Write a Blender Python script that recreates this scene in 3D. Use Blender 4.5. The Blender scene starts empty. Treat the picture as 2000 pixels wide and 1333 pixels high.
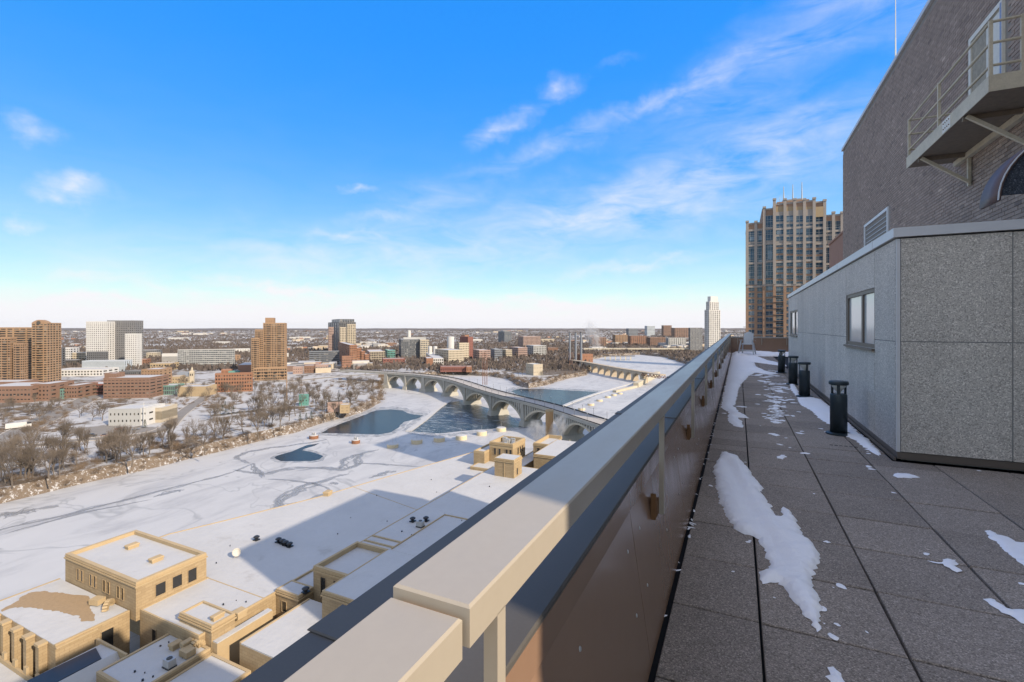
import bpy, bmesh, math, random
from mathutils import Vector, Matrix, noise
from mathutils.geometry import delaunay_2d_cdt
random.seed(7)
scene = bpy.context.scene
R = math.radians

# ------------------------------------------------------------------ camera
CAMZ = 1.51; YAW = R(25.47); FPX = 928.0; CX = 1000.0; HY = 638.0
ca, sa = math.cos(YAW), math.sin(YAW)
cam_data = bpy.data.cameras.new("camera")
cam_data.sensor_width = 36.0
cam_data.lens = FPX / 2000 * 36
cam_data.shift_y = -(666.5 - HY) / 2000
cam_data.clip_start = 0.05; cam_data.clip_end = 60000
cam = bpy.data.objects.new("camera", cam_data)
cam.location = (0, 0, CAMZ); cam.rotation_euler = (R(90), 0, YAW)
scene.collection.objects.link(cam); scene.camera = cam

# ------------------------------------------------------------------ sun and sky
SUN_AZ = (0.97, -0.25); SUN_EL = R(29.5)          # horizontal direction towards the sun, elevation
n = math.hypot(*SUN_AZ); SUNV = Vector((SUN_AZ[0]/n*math.cos(SUN_EL), SUN_AZ[1]/n*math.cos(SUN_EL), math.sin(SUN_EL)))
sun_data = bpy.data.lights.new("sun", 'SUN')
sun_data.energy = 2.75; sun_data.angle = R(0.53); sun_data.color = (1.0, 0.93, 0.83)
sun = bpy.data.objects.new("sun", sun_data)
sun.rotation_euler = (-SUNV).to_track_quat('-Z', 'Y').to_euler()
scene.collection.objects.link(sun)

world = bpy.data.worlds.new("World"); scene.world = world; world.use_nodes = True
wt = world.node_tree; wt.nodes.clear()
def wn(t, **k):
    nd = wt.nodes.new(t)
    for a, b in k.items(): setattr(nd, a, b)
    return nd
def wmath(op, a, b=None, c=None, clamp=False):
    nd = wn('ShaderNodeMath', operation=op, use_clamp=clamp)
    for i, v in enumerate((a, b, c)):
        if v is None: continue
        if isinstance(v, (int, float)): nd.inputs[i].default_value = v
        else: wt.links.new(v, nd.inputs[i])
    return nd.outputs[0]
sky = wn('ShaderNodeTexSky', sky_type='NISHITA', sun_disc=False)
sky.sun_elevation = SUN_EL
sky.sun_rotation = math.atan2(SUNV.x, SUNV.y)
sky.altitude = 250; sky.air_density = 1.0; sky.dust_density = 0.2; sky.ozone_density = 3.0
tc = wn('ShaderNodeTexCoord')
nrm = wn('ShaderNodeVectorMath', operation='NORMALIZE'); wt.links.new(tc.outputs['Generated'], nrm.inputs[0])
sx = wn('ShaderNodeSeparateXYZ'); wt.links.new(nrm.outputs[0], sx.inputs[0])
AZ = wmath('ARCTAN2', sx.outputs[0], sx.outputs[1]); EL = wmath('ARCSINE', sx.outputs[2])
# wispy displacement of the direction
cmb = wn('ShaderNodeCombineXYZ'); wt.links.new(AZ, cmb.inputs[0]); wt.links.new(EL, cmb.inputs[1])
wob = wn('ShaderNodeTexNoise'); wob.inputs['Scale'].default_value = 9; wob.inputs['Detail'].default_value = 6; wob.inputs['Roughness'].default_value = .62
wt.links.new(cmb.outputs[0], wob.inputs['Vector'])
ws = wn('ShaderNodeSeparateXYZ'); wt.links.new(wob.outputs['Color'], ws.inputs[0])
AZd = wmath('ADD', AZ, wmath('MULTIPLY', wmath('SUBTRACT', ws.outputs[0], .5), .16))
ELd = wmath('ADD', EL, wmath('MULTIPLY', wmath('SUBTRACT', ws.outputs[1], .5), .10))
def px_dir(px, py):
    th = math.atan((px - CX) / FPX)
    return th - YAW, math.atan((HY - py) / FPX * math.cos(th))
clouds = [  # px, py, half width px, half height px, tilt (deg, + rises to the right), strength
    (985, 240, 78, 24, 22, .85), (1085, 172, 52, 22, 12, .65), (1260, 205, 230, 20, 13, .55), (1480, 130, 300, 75, 20, .45),
    (1370, 345, 380, 75, 8, .48), (1560, 250, 220, 60, 10, .4), (1150, 430, 420, 70, 6, .45), (650, 500, 420, 50, 3, .35), (150, 372, 95, 26, -6, .75), (38, 250, 62, 28, -8, .75), (30, 420, 50, 14, 0, .5), (698, 370, 36, 9, 0, .5),
    (850, 385, 150, 42, 18, .36), (735, 428, 70, 13, 8, .3), (700, 470, 90, 8, 0, .3), (1205, 118, 44, 10, 12, .3),
    (500, 560, 420, 14, 0, .40), (900, 590, 420, 14, 0, .45), (1250, 520, 200, 12, 5, .35), (250, 595, 330, 12, 0, .42), (1060, 300, 130, 22, 14, .4)]
tot = None
for (px, py, hw, hh, tilt, st) in clouds:
    a0, e0 = px_dir(px, py); ct, sn = math.cos(R(tilt)), math.sin(R(tilt))
    th = math.atan((px - CX) / FPX); k = math.cos(th)**2
    da = wmath('SUBTRACT', AZd, a0); de = wmath('SUBTRACT', ELd, e0)
    u = wmath('ADD', wmath('MULTIPLY', da, ct), wmath('MULTIPLY', de, sn))
    v = wmath('SUBTRACT', wmath('MULTIPLY', de, ct), wmath('MULTIPLY', da, sn))
    u = wmath('DIVIDE', u, hw / FPX * max(k, .45) * 1.25); v = wmath('DIVIDE', v, hh / FPX * max(math.sqrt(k), .5) * 1.35)
    r2 = wmath('ADD', wmath('MULTIPLY', u, u), wmath('MULTIPLY', v, v))
    m = wmath('MULTIPLY', wmath('POWER', wmath('SUBTRACT', 1.0, wmath('SQRT', r2), clamp=True), 1.3), st)
    tot = m if tot is None else wmath('ADD', tot, m)
# out-of-view cirrus added to make the shade less blue: streaky fields (azimuth, elevation, half sizes in degrees, strength)
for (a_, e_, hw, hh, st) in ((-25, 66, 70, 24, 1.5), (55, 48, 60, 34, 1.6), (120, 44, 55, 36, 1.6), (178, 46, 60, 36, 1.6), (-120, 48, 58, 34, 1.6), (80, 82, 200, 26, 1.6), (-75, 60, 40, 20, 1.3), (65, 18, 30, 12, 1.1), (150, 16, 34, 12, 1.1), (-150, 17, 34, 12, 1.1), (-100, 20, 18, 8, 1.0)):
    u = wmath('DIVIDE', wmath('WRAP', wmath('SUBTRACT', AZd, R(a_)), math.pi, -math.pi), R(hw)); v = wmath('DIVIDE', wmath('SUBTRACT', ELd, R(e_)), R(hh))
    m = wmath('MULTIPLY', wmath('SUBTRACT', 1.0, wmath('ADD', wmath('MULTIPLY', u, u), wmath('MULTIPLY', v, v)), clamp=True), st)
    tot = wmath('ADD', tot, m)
mp = wn('ShaderNodeMapping'); mp.inputs['Scale'].default_value = (5, 16, 1); mp.inputs['Rotation'].default_value = (0, 0, R(-12))
wt.links.new(cmb.outputs[0], mp.inputs[0])
fb = wn('ShaderNodeTexNoise'); fb.inputs['Scale'].default_value = 1.6; fb.inputs['Detail'].default_value = 9; fb.inputs['Roughness'].default_value = .6; fb.inputs['Distortion'].default_value = .5
wt.links.new(mp.outputs[0], fb.inputs['Vector'])
fbm = wmath('MULTIPLY', wmath('SUBTRACT', fb.outputs[0], .30), 2.4, clamp=True)
# thin high haze everywhere, thicker towards the horizon
veil = wmath('MULTIPLY', wmath('POWER', wmath('SUBTRACT', 1.0, wmath('ABSOLUTE', EL), clamp=True), 5.5), wmath('MULTIPLY_ADD', fb.outputs[0], .55, .28))
hzb = wmath('MULTIPLY', wmath('POWER', wmath('SUBTRACT', 1.0, wmath('ABSOLUTE', EL), clamp=True), 8.0), .72)
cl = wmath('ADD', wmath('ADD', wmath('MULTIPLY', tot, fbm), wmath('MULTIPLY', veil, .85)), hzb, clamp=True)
# grade of the clear sky: even out its brightness, deepen its blue (one rule for the whole dome)
sc3 = wn('ShaderNodeSeparateColor'); wt.links.new(sky.outputs[0], sc3.inputs[0])
mx = wmath('MAXIMUM', wmath('MAXIMUM', sc3.outputs[0], sc3.outputs[1]), wmath('MAXIMUM', sc3.outputs[2], .02))
fac = wmath('POWER', wmath('DIVIDE', 3.5, mx), .97)
scl = wn('ShaderNodeVectorMath', operation='SCALE'); wt.links.new(sky.outputs[0], scl.inputs[0]); wt.links.new(fac, scl.inputs['Scale'])
dvm = wn('ShaderNodeVectorMath', operation='SCALE'); wt.links.new(scl.outputs[0], dvm.inputs[0]); dvm.inputs['Scale'].default_value = 1/3.5
gsp = wn('ShaderNodeSeparateXYZ'); wt.links.new(dvm.outputs[0], gsp.inputs[0]); gam = wn('ShaderNodeCombineXYZ')
for i_, g_ in ((0, 8.0), (1, 2.05), (2, 1.0)): wt.links.new(wmath('POWER', gsp.outputs[i_], g_), gam.inputs[i_])
hs = wn('ShaderNodeVectorMath', operation='SCALE'); wt.links.new(gam.outputs[0], hs.inputs[0]); hs.inputs['Scale'].default_value = 3.55
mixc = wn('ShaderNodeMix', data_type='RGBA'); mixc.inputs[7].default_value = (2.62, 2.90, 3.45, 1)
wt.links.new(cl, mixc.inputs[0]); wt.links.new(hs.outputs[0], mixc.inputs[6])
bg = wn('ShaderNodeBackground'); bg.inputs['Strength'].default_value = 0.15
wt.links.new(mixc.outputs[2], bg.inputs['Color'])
wo = wn('ShaderNodeOutputWorld'); wt.links.new(bg.outputs[0], wo.inputs['Surface'])

vs = scene.view_settings
vs.view_transform = 'Standard'; vs.look = 'None'; vs.gamma = 1.0; vs.use_curve_mapping = False
vs.exposure = 1.14
vs.use_white_balance = True; vs.white_balance_temperature = 7700; vs.white_balance_tint = 12
scene.render.engine = 'CYCLES'
scene.cycles.use_denoising = True
scene.cycles.max_bounces = 6; scene.cycles.diffuse_bounces = 3; scene.cycles.glossy_bounces = 3
scene.cycles.transparent_max_bounces = 12; scene.cycles.volume_bounces = 0
scene.cycles.caustics_reflective = False; scene.cycles.caustics_refractive = False

# ------------------------------------------------------------------ helpers
COL = scene.collection
def P(px, py, z):
    """world point on the level plane z seen at photo pixel (px, py)"""
    D = FPX * (CAMZ - z) / (py - HY); r = (px - CX) / FPX * D
    return Vector((r*ca - D*sa, r*sa + D*ca, z))
def PD(px, D, z):
    r = (px - CX) / FPX * D
    return Vector((r*ca - D*sa, r*sa + D*ca, z))
def depth(v): return -v[0]*sa + v[1]*ca
def pix(v):
    D = depth(v); r = v[0]*ca + v[1]*sa
    return CX + FPX*r/D, HY + FPX*(CAMZ - v[2])/D

class MB:
    def __init__(self): self.v = []; self.f = []; self.m = []; self.sm = False
    def quadbox(self, c8, mi=0, skip=()):
        b = len(self.v); self.v += [tuple(c) for c in c8]
        fs = {'b': (0,3,2,1), 't': (4,5,6,7), 'y0': (0,1,5,4), 'x1': (1,2,6,5), 'y1': (2,3,7,6), 'x0': (3,0,4,7)}
        for k, f in fs.items():
            if k in skip: continue
            self.f.append(tuple(b+i for i in f)); self.m.append(mi)
        return self
    def box(self, x0, x1, y0, y1, z0, z1, mi=0, skip=()):
        return self.quadbox([(x0,y0,z0),(x1,y0,z0),(x1,y1,z0),(x0,y1,z0),(x0,y0,z1),(x1,y0,z1),(x1,y1,z1),(x0,y1,z1)], mi, skip)
    def bevbox(self, x0, x1, y0, y1, z0, z1, b, mi=0):
        """box with its top edges chamfered"""
        self.quadbox([(x0,y0,z0),(x1,y0,z0),(x1,y1,z0),(x0,y1,z0),(x0,y0,z1-b),(x1,y0,z1-b),(x1,y1,z1-b),(x0,y1,z1-b)], mi, ('t',))
        o = len(self.v); k = o-4
        self.v += [(x0+b,y0+b,z1),(x1-b,y0+b,z1),(x1-b,y1-b,z1),(x0+b,y1-b,z1)]
        self.f.append((o,o+1,o+2,o+3)); self.m.append(mi)
        for i in range(4):
            j = (i+1) % 4; self.f.append((k+i,k+j,o+j,o+i)); self.m.append(mi)
        return self
    def prism(self, poly, z0, z1, mi=0, top=True, bottom=True, mtop=None):
        n = len(poly); b = len(self.v)
        ar = sum(poly[i][0]*poly[(i+1)%n][1]-poly[(i+1)%n][0]*poly[i][1] for i in range(n))
        if ar < 0: poly = poly[::-1]
        self.v += [(p[0],p[1],z0) for p in poly] + [(p[0],p[1],z1) for p in poly]
        for i in range(n):
            j = (i+1) % n; self.f.append((b+i,b+j,b+n+j,b+n+i)); self.m.append(mi)
        if top: self.f.append(tuple(b+n+i for i in range(n))); self.m.append(mi if mtop is None else mtop)
        if bottom: self.f.append(tuple(b+i for i in reversed(range(n)))); self.m.append(mi)
        return self
    def tube(self, p0, p1, r0, r1=None, n=6, mi=0, caps=True):
        p0, p1 = Vector(p0), Vector(p1); r1 = r0 if r1 is None else r1
        d = (p1-p0); d = d.normalized() if d.length > 1e-9 else Vector((0,0,1))
        a = d.orthogonal().normalized(); c = d.cross(a); b = len(self.v)
        for p, r in ((p0,r0),(p1,r1)):
            for i in range(n):
                t = 2*math.pi*i/n; self.v.append(tuple(p + a*(r*math.cos(t)) + c*(r*math.sin(t))))
        for i in range(n):
            j = (i+1) % n; self.f.append((b+i,b+j,b+n+j,b+n+i)); self.m.append(mi)
        if caps:
            self.f.append(tuple(b+i for i in reversed(range(n)))); self.m.append(mi)
            self.f.append(tuple(b+n+i for i in range(n))); self.m.append(mi)
        return self
    def lathe(self, cx, cy, prof, n=20, mi=0):
        b = len(self.v)
        for r, z in prof:
            for i in range(n):
                t = 2*math.pi*i/n; self.v.append((cx+r*math.cos(t), cy+r*math.sin(t), z))
        for k in range(len(prof)-1):
            for i in range(n):
                j = (i+1) % n; self.f.append((b+k*n+i,b+k*n+j,b+(k+1)*n+j,b+(k+1)*n+i)); self.m.append(mi)
        self.f.append(tuple(b+i for i in reversed(range(n)))); self.m.append(mi)
        self.f.append(tuple(b+(len(prof)-1)*n+i for i in range(n))); self.m.append(mi)
        return self
    def bar(self, p0, p1, w, h, up=(0,0,1), mi=0):
        """rectangular bar from p0 to p1, w across, h along up"""
        p0, p1 = Vector(p0), Vector(p1); d = (p1-p0).normalized(); u = Vector(up)
        s = d.cross(u)
        if s.length < 1e-6: s = d.orthogonal()
        s.normalize(); u = s.cross(d).normalized(); s *= w/2; u = u*h/2
        return self.quadbox([p0-s-u, p0+s-u, p1+s-u, p1-s-u, p0-s+u, p0+s+u, p1+s+u, p1-s+u], mi)
    def quad(self, a, b, c, d, mi=0):
        o = len(self.v); self.v += [tuple(a), tuple(b), tuple(c), tuple(d)]; self.f.append((o,o+1,o+2,o+3)); self.m.append(mi); return self
    def tri(self, a, b, c, mi=0):
        o = len(self.v); self.v += [tuple(a), tuple(b), tuple(c)]; self.f.append((o,o+1,o+2)); self.m.append(mi); return self
    def mesh(self, name, mats):
        me = bpy.data.meshes.new(name); me.from_pydata(self.v, [], self.f)
        for m in (mats if isinstance(mats, (list, tuple)) else [mats]): me.materials.append(m)
        if any(self.m): me.polygons.foreach_set('material_index', self.m)
        if self.sm: me.polygons.foreach_set('use_smooth', [True]*len(self.f))
        me.update(); return me
    def build(self, name, mats, parent=None):
        return link(name, self.mesh(name, mats), parent)
def link(name, me, parent=None, loc=None, rot=None):
    o = bpy.data.objects.new(name, me); COL.objects.link(o)
    if parent is not None: o.parent = parent
    if loc is not None: o.location = loc
    if rot is not None: o.rotation_euler = rot
    return o
def tag(o, label=None, cat=None, group=None, kind=None):
    if label: o['label'] = label
    if cat: o['category'] = cat
    if group: o['group'] = group
    if kind: o['kind'] = kind
    return o
def thing(name, label, cat, loc=(0,0,0), rz=0, group=None):
    o = bpy.data.objects.new(name, None); COL.objects.link(o); o.empty_display_size = .2
    o.location = loc; o.rotation_euler = (0, 0, rz)
    return tag(o, label, cat, group)
def struct(o): o['kind'] = 'structure'; return o
def stuff(o): o['kind'] = 'stuff'; return o
def copy_tree(o, parent=None):
    c = o.copy(); COL.objects.link(c); c.parent = parent
    for ch in o.children: copy_tree(ch, c)
    return c

# ------------------------------------------------------------------ materials
def node_mat(name):
    m = bpy.data.materials.new(name); m.use_nodes = True
    nt = m.node_tree; return m, nt, nt.nodes['Principled BSDF']
def mth(nt, op, a, b=None, clamp=False):
    nd = nt.nodes.new('ShaderNodeMath'); nd.operation = op; nd.use_clamp = clamp
    for i, v in enumerate((a, b)):
        if v is None: continue
        if isinstance(v, (int, float)): nd.inputs[i].default_value = v
        else: nt.links.new(v, nd.inputs[i])
    return nd.outputs[0]
def noise_tex(nt, scale, detail=4, rough=.55, vec=None, stretch=None, dist=0):
    if vec is None:
        vec = nt.nodes.new('ShaderNodeNewGeometry').outputs['Position']
    if stretch:
        mp = nt.nodes.new('ShaderNodeMapping'); mp.inputs['Scale'].default_value = stretch
        nt.links.new(vec, mp.inputs[0]); vec = mp.outputs[0]
    nd = nt.nodes.new('ShaderNodeTexNoise'); nd.inputs['Scale'].default_value = scale
    nd.inputs['Detail'].default_value = detail; nd.inputs['Roughness'].default_value = rough; nd.inputs['Distortion'].default_value = dist
    nt.links.new(vec, nd.inputs['Vector']); return nd.outputs[0]
def ramp(nt, fac, stops):
    nd = nt.nodes.new('ShaderNodeValToRGB'); e = nd.color_ramp.elements
    while len(e) < len(stops): e.new(.5)
    for i, (p, c) in enumerate(stops):
        e[i].position = p; e[i].color = (c[0], c[1], c[2], 1)
    nt.links.new(fac, nd.inputs[0]); return nd.outputs[0]
def mixc_(nt, fac, a, b, mode='MIX'):
    nd = nt.nodes.new('ShaderNodeMix'); nd.data_type = 'RGBA'; nd.blend_type = mode
    for i, v in ((0, fac), (6, a), (7, b)):
        if isinstance(v, (int, float)): nd.inputs[i].default_value = v
        elif isinstance(v, tuple): nd.inputs[i].default_value = (v[0], v[1], v[2], 1)
        else: nt.links.new(v, nd.inputs[i])
    return nd.outputs[2]
def bump(nt, b, h, strength=.3, dist=.02):
    nd = nt.nodes.new('ShaderNodeBump'); nd.inputs['Strength'].default_value = strength; nd.inputs['Distance'].default_value = dist
    nt.links.new(h, nd.inputs['Height']); nt.links.new(nd.outputs[0], b.inputs['Normal'])
def mat(name, col, rough=.8, var=.18, scale=1.0, spec=.4, metal=0, bmp=0, bscale=20, bdist=.01, rnd=0, streak=None, fine=None):
    """painted / plain surface: large soft variation, fine mottling, optional streaks running down"""
    m, nt, b = node_mat(name)
    n1 = noise_tex(nt, scale, 5, .6)
    f = mth(nt, 'MULTIPLY', mth(nt, 'SUBTRACT', n1, .5), 2*var)
    n2 = noise_tex(nt, fine or scale*9, 3, .6)
    f = mth(nt, 'ADD', f, mth(nt, 'MULTIPLY', mth(nt, 'SUBTRACT', n2, .5), var))
    if streak:
        n3 = noise_tex(nt, streak, 3, .6, stretch=(1, 1, .08))
        f = mth(nt, 'ADD', f, mth(nt, 'MULTIPLY', mth(nt, 'SUBTRACT', n3, .5), 1.4*var))
    if rnd:
        oi = nt.nodes.new('ShaderNodeObjectInfo')
        f = mth(nt, 'ADD', f, mth(nt, 'MULTIPLY', mth(nt, 'SUBTRACT', oi.outputs['Random'], .5), 2*rnd))
    f = mth(nt, 'ADD', f, 1.0)
    vm = nt.nodes.new('ShaderNodeVectorMath'); vm.operation = 'SCALE'
    vm.inputs[0].default_value = col; nt.links.new(f, vm.inputs['Scale'])
    nt.links.new(vm.outputs[0], b.inputs['Base Color'])
    b.inputs['Roughness'].default_value = rough; b.inputs['Metallic'].default_value = metal
    b.inputs['Specular IOR Level'].default_value = spec
    if bmp: bump(nt, b, noise_tex(nt, bscale, 4, .6), bmp, bdist)
    return m
def aggregate(name, c0, c1, c2, size, bmp=.5, big=.12, rnd=.06, rough=.85, streak=0):
    """exposed aggregate: small stones of three tones"""
    m, nt, b = node_mat(name)
    geo = nt.nodes.new('ShaderNodeNewGeometry')
    vo = nt.nodes.new('ShaderNodeTexVoronoi'); vo.inputs['Scale'].default_value = 1/size
    nt.links.new(geo.outputs['Position'], vo.inputs['Vector'])
    sp = nt.nodes.new('ShaderNodeSeparateColor'); nt.links.new(vo.outputs['Color'], sp.inputs[0])
    col = ramp(nt, sp.outputs[0], [(0, c0), (.5, c1), (.8, c1), (1, c2)])
    f = mth(nt, 'MULTIPLY', mth(nt, 'SUBTRACT', noise_tex(nt, 1.1, 6, .65), .5), 2*big)
    f = mth(nt, 'ADD', f, mth(nt, 'MULTIPLY', mth(nt, 'SUBTRACT', noise_tex(nt, 14, 4, .6), .5), big))
    if streak: f = mth(nt, 'ADD', f, mth(nt, 'MULTIPLY', mth(nt, 'SUBTRACT', noise_tex(nt, 2.2, 4, .6, stretch=(1, 1, .06)), .5), 2*streak))
    oi = nt.nodes.new('ShaderNodeObjectInfo')
    f = mth(nt, 'ADD', f, mth(nt, 'MULTIPLY', mth(nt, 'SUBTRACT', oi.outputs['Random'], .5), 2*rnd))
    f = mth(nt, 'ADD', f, 1.0)
    vm = nt.nodes.new('ShaderNodeVectorMath'); vm.operation = 'SCALE'
    nt.links.new(col, vm.inputs[0]); nt.links.new(f, vm.inputs['Scale'])
    nt.links.new(vm.outputs[0], b.inputs['Base Color']); b.inputs['Roughness'].default_value = rough
    b.inputs['Specular IOR Level'].default_value = .25
    bump(nt, b, mth(nt, 'SUBTRACT', 1.0, vo.outputs['Distance']), bmp, size*.5)
    return m
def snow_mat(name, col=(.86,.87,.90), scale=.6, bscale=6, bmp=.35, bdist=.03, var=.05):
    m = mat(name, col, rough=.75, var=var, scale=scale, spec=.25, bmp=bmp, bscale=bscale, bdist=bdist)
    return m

M = {}
M['snow'] = snow_mat('snow_terrace', bscale=22, bdist=.02, bmp=.5)
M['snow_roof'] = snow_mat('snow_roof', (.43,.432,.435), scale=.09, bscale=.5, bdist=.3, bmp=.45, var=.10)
M['paver'] = aggregate('paver_aggregate', (.145,.122,.103), (.28,.238,.203), (.48,.41,.355), .0055, .5, .26, .13)
M['panel_agg'] = aggregate('wall_aggregate', (.30,.277,.247), (.53,.49,.435), (.78,.73,.66), .0095, .6, .14, .04, streak=.22)
M['rail'] = mat('rail_paint', (.355,.315,.26), rough=.33, var=.09, scale=1.3, spec=.5, fine=45)
M['brown_panel'] = mat('brown_metal', (.25,.155,.105), rough=.17, var=.07, scale=2, spec=.6)
M['coping_blue'] = mat('coping_metal', (.085,.08,.076), rough=.55, var=.2, scale=1.2, spec=.30, fine=120)
M['flash'] = mat('flashing', (.55,.56,.57), rough=.45, var=.08, scale=2, spec=.5)
M['dark'] = mat('dark_void', (.012,.012,.013), rough=.9, var=.1)
M['bracket'] = mat('rusty_bracket', (.17,.085,.035), rough=.7, var=.3, scale=30)
M['bollard'] = mat('bollard_paint', (.018,.030,.036), rough=.42, var=.2, scale=12, spec=.45)
M['lens'] = mat('clear_lens', (.62,.62,.58), rough=.2, var=.05)
M['mortar'] = mat('mortar', (.24,.215,.19), rough=.9, var=.15, scale=6)
M['steel_paint'] = mat('platform_paint', (.50,.44,.33), rough=.6, var=.3, scale=5, spec=.3, fine=40)
M['white_paint'] = mat('peeling_white_paint', (.62,.60,.53), rough=.6, var=.2, scale=8)
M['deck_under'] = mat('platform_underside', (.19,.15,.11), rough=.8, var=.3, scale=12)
M['door_wood'] = mat('weathered_door', (.30,.26,.19), rough=.7, var=.5, scale=14)
M['bluepaint'] = mat('blue_paint', (.22,.28,.42), rough=.6, var=.4, scale=30)
M['hood'] = mat('hood_brown', (.11,.065,.055), rough=.55, var=.15, scale=6, spec=.5)
M['hood_face'] = aggregate('hood_screen', (.02,.024,.03), (.045,.055,.07), (.12,.135,.16), .009, .4, .1)
M['frame'] = mat('window_frame_bronze', (.13,.105,.085), rough=.5, var=.15, scale=10)
M['blind'] = mat('pale_window_film', (.50,.53,.52), rough=.12, var=.06, scale=2, spec=.6)
M['plastic'] = mat('white_plastic', (.47,.50,.52), rough=.45, var=.05, scale=6)
M['galv'] = mat('galvanised', (.42,.42,.41), rough=.4, var=.15, scale=8, metal=.3)

M['caulk'] = mat('joint_caulk', (.25,.245,.235), rough=.8, var=.1, scale=4)
# smudges and scratches on the rail paint: uneven gloss, dull water marks
nt = M['rail'].node_tree; bs = nt.nodes['Principled BSDF']
rn = mth(nt, 'MULTIPLY', noise_tex(nt, 5, 6, .7, stretch=(1, .25, 1)), .42)
nt.links.new(mth(nt, 'ADD', rn, .16), bs.inputs['Roughness'])
bump(nt, bs, noise_tex(nt, 3.0, 3, .5), .10, .01)
nt = M['brown_panel'].node_tree; bs = nt.nodes['Principled BSDF']
nt.links.new(mth(nt, 'ADD', mth(nt, 'MULTIPLY', noise_tex(nt, 6, 6, .7, stretch=(1, 1, .3)), .30), .06), bs.inputs['Roughness'])
bump(nt, bs, noise_tex(nt, 2.2, 2, .5), .06, .02)

# wind-scoured patches in the roof snow
nt = M['snow_roof'].node_tree; bs = nt.nodes['Principled BSDF']; lk = bs.inputs['Base Color'].links[0].from_socket
sc1 = noise_tex(nt, .11, 6, .68, dist=.4); sm = ramp(nt, sc1, [(0, (0,0,0)), (.60, (0,0,0)), (.72, (1,1,1)), (1, (1,1,1))])
nt.links.new(mixc_(nt, mth(nt, 'MULTIPLY', sm, mth(nt, 'MULTIPLY', noise_tex(nt, 1.8, 4, .7), .75)), lk, (.27,.25,.23)), bs.inputs['Base Color'])
# ================================================================== TERRACE
TX0, TX1, TFAR, BOXY, BOXX, TOWX, TOWY0, TOWY1, TOWZ = -.33, 1.60, 29.6, 6.69, 1.603, 3.90, -.05, 23.6, 8.75
# the apartment building the terrace crowns: body, and an unseen shadow-casting block
apt = thing('apartment_building', 'apartment building carrying the roof terrace, railing and brick penthouse', 'building', (0, 0, -74))
M['aptwall'] = mat('apartment_brick', (.30,.24,.19), rough=.9, var=.1, scale=.5)
b = MB(); b.box(-.90, 34, -55, TFAR+.45, 0, 73.80); b.build('wall', M['aptwall'], apt)
b = MB(); b.box(18, 40, 47.5, 103, 0, 97); b.build('shadow_block', M['aptwall'], apt)  # unseen separate block, added to cast the shadow on the post office roof

slab = MB().box(-.43, 3.85, -6, TFAR-.02, -.20, -.055).build('terrace_floor', M['dark'])
struct(slab)
PW = .607; XJ0 = .101; YJ0 = 3.34
def paver_mesh(nm, w, l):
    g = .0065
    return MB().bevbox(g, w-g, g, l-g, -.05, 0, .004).mesh(nm, M['paver'])
cols = [(TX0, XJ0), (XJ0, XJ0+PW), (XJ0+PW, XJ0+2*PW), (XJ0+2*PW, TX1-.025), (TX1-.025, XJ0+3*PW), (XJ0+3*PW, XJ0+4*PW), (XJ0+4*PW, XJ0+5*PW), (XJ0+5*PW, 3.80)]
cols_near = [(TX0, XJ0)] + [(XJ0+i*PW, XJ0+(i+1)*PW) for i in range(6)]
pm = {}
def paver(x0, x1, y0, y1):
    k = (round(x1-x0, 3), round(y1-y0, 3))
    if k not in pm: pm[k] = paver_mesh('paver', *k)
    o = link('paver', pm[k], slab, (x0, y0, random.uniform(-.003, .0015)), (random.uniform(-.004, .004), random.uniform(-.004, .004), random.uniform(-.002, .002)))
y = YJ0 - 5*PW
while y < TFAR-.05:
    y1 = min(y+PW, TFAR-.03)
    if y < BOXY-.1:
        yy = min(y1, BOXY-.04)
        for (x0, x1) in cols_near:
            if x0 > 3.3: continue
            if y < .9 and x0 > 2.5: continue
            paver(x0, min(x1, 3.80), y, yy)
        if y1 > BOXY:                                   # row cut at the enclosure: keep the walkway part full
            for (x0, x1) in cols[:4]: paver(x0, x1, yy+.001, y1)
    else:
        for (x0, x1) in cols[:4]: paver(x0, x1, y, y1)
    y += PW
# drain slot letters-like grille in one paver
g = MB()
for i in range(6):
    xx = 1.05 + i*.052
    g.box(xx, xx+.034, 7.19, 7.215, .0005, .004)
gr = g.build('drain_slots', M['dark'], slab)

# ------------------------------------------------------------------ parapet along the river side
PX = -.44; CZI = .80; CXO = -.905
parapet = thing('parapet', 'low brown metal parapet under the long terrace railing', 'parapet', (PX, 0, 0))
def par_panel(y0, y1):
    zt_ = CZI-.115; a_, b_ = y0+.003, y1-.003
    MB().quadbox([(.075,a_,.012),(.095,a_,.012),(.095,b_,.012),(.075,b_,.012),(-.02,a_,zt_),(0,a_,zt_),(0,b_,zt_),(-.02,b_,zt_)]).build('panel', M['brown_panel'], parapet)
    s = MB()
    for yy in (y0+.13, (y0+y1)/2, y1-.13):
        for zz in (.30, .56):
            s.lathe(0, 0, [(.008, 0), (.0065, .003)], 10)
            k = 20
            for i in range(len(s.v)-k, len(s.v)):
                vx = s.v[i]; s.v[i] = (.0008+vx[2]+.095*(CZI-.115-zz-vx[1])/(CZI-.127), yy+vx[0], zz+vx[1])
    stuff(s.build('screws', M['galv'], parapet))
yy = -2.65
while yy < TFAR-.2:
    par_panel(yy, min(yy+1.6, TFAR-.12)); yy += 1.6
MB().box(-.45, -.021, -2.65, TFAR+.4, -.20, CZI-.12).build('core', M['aptwall'], parapet)
cy = -2.2
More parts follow.
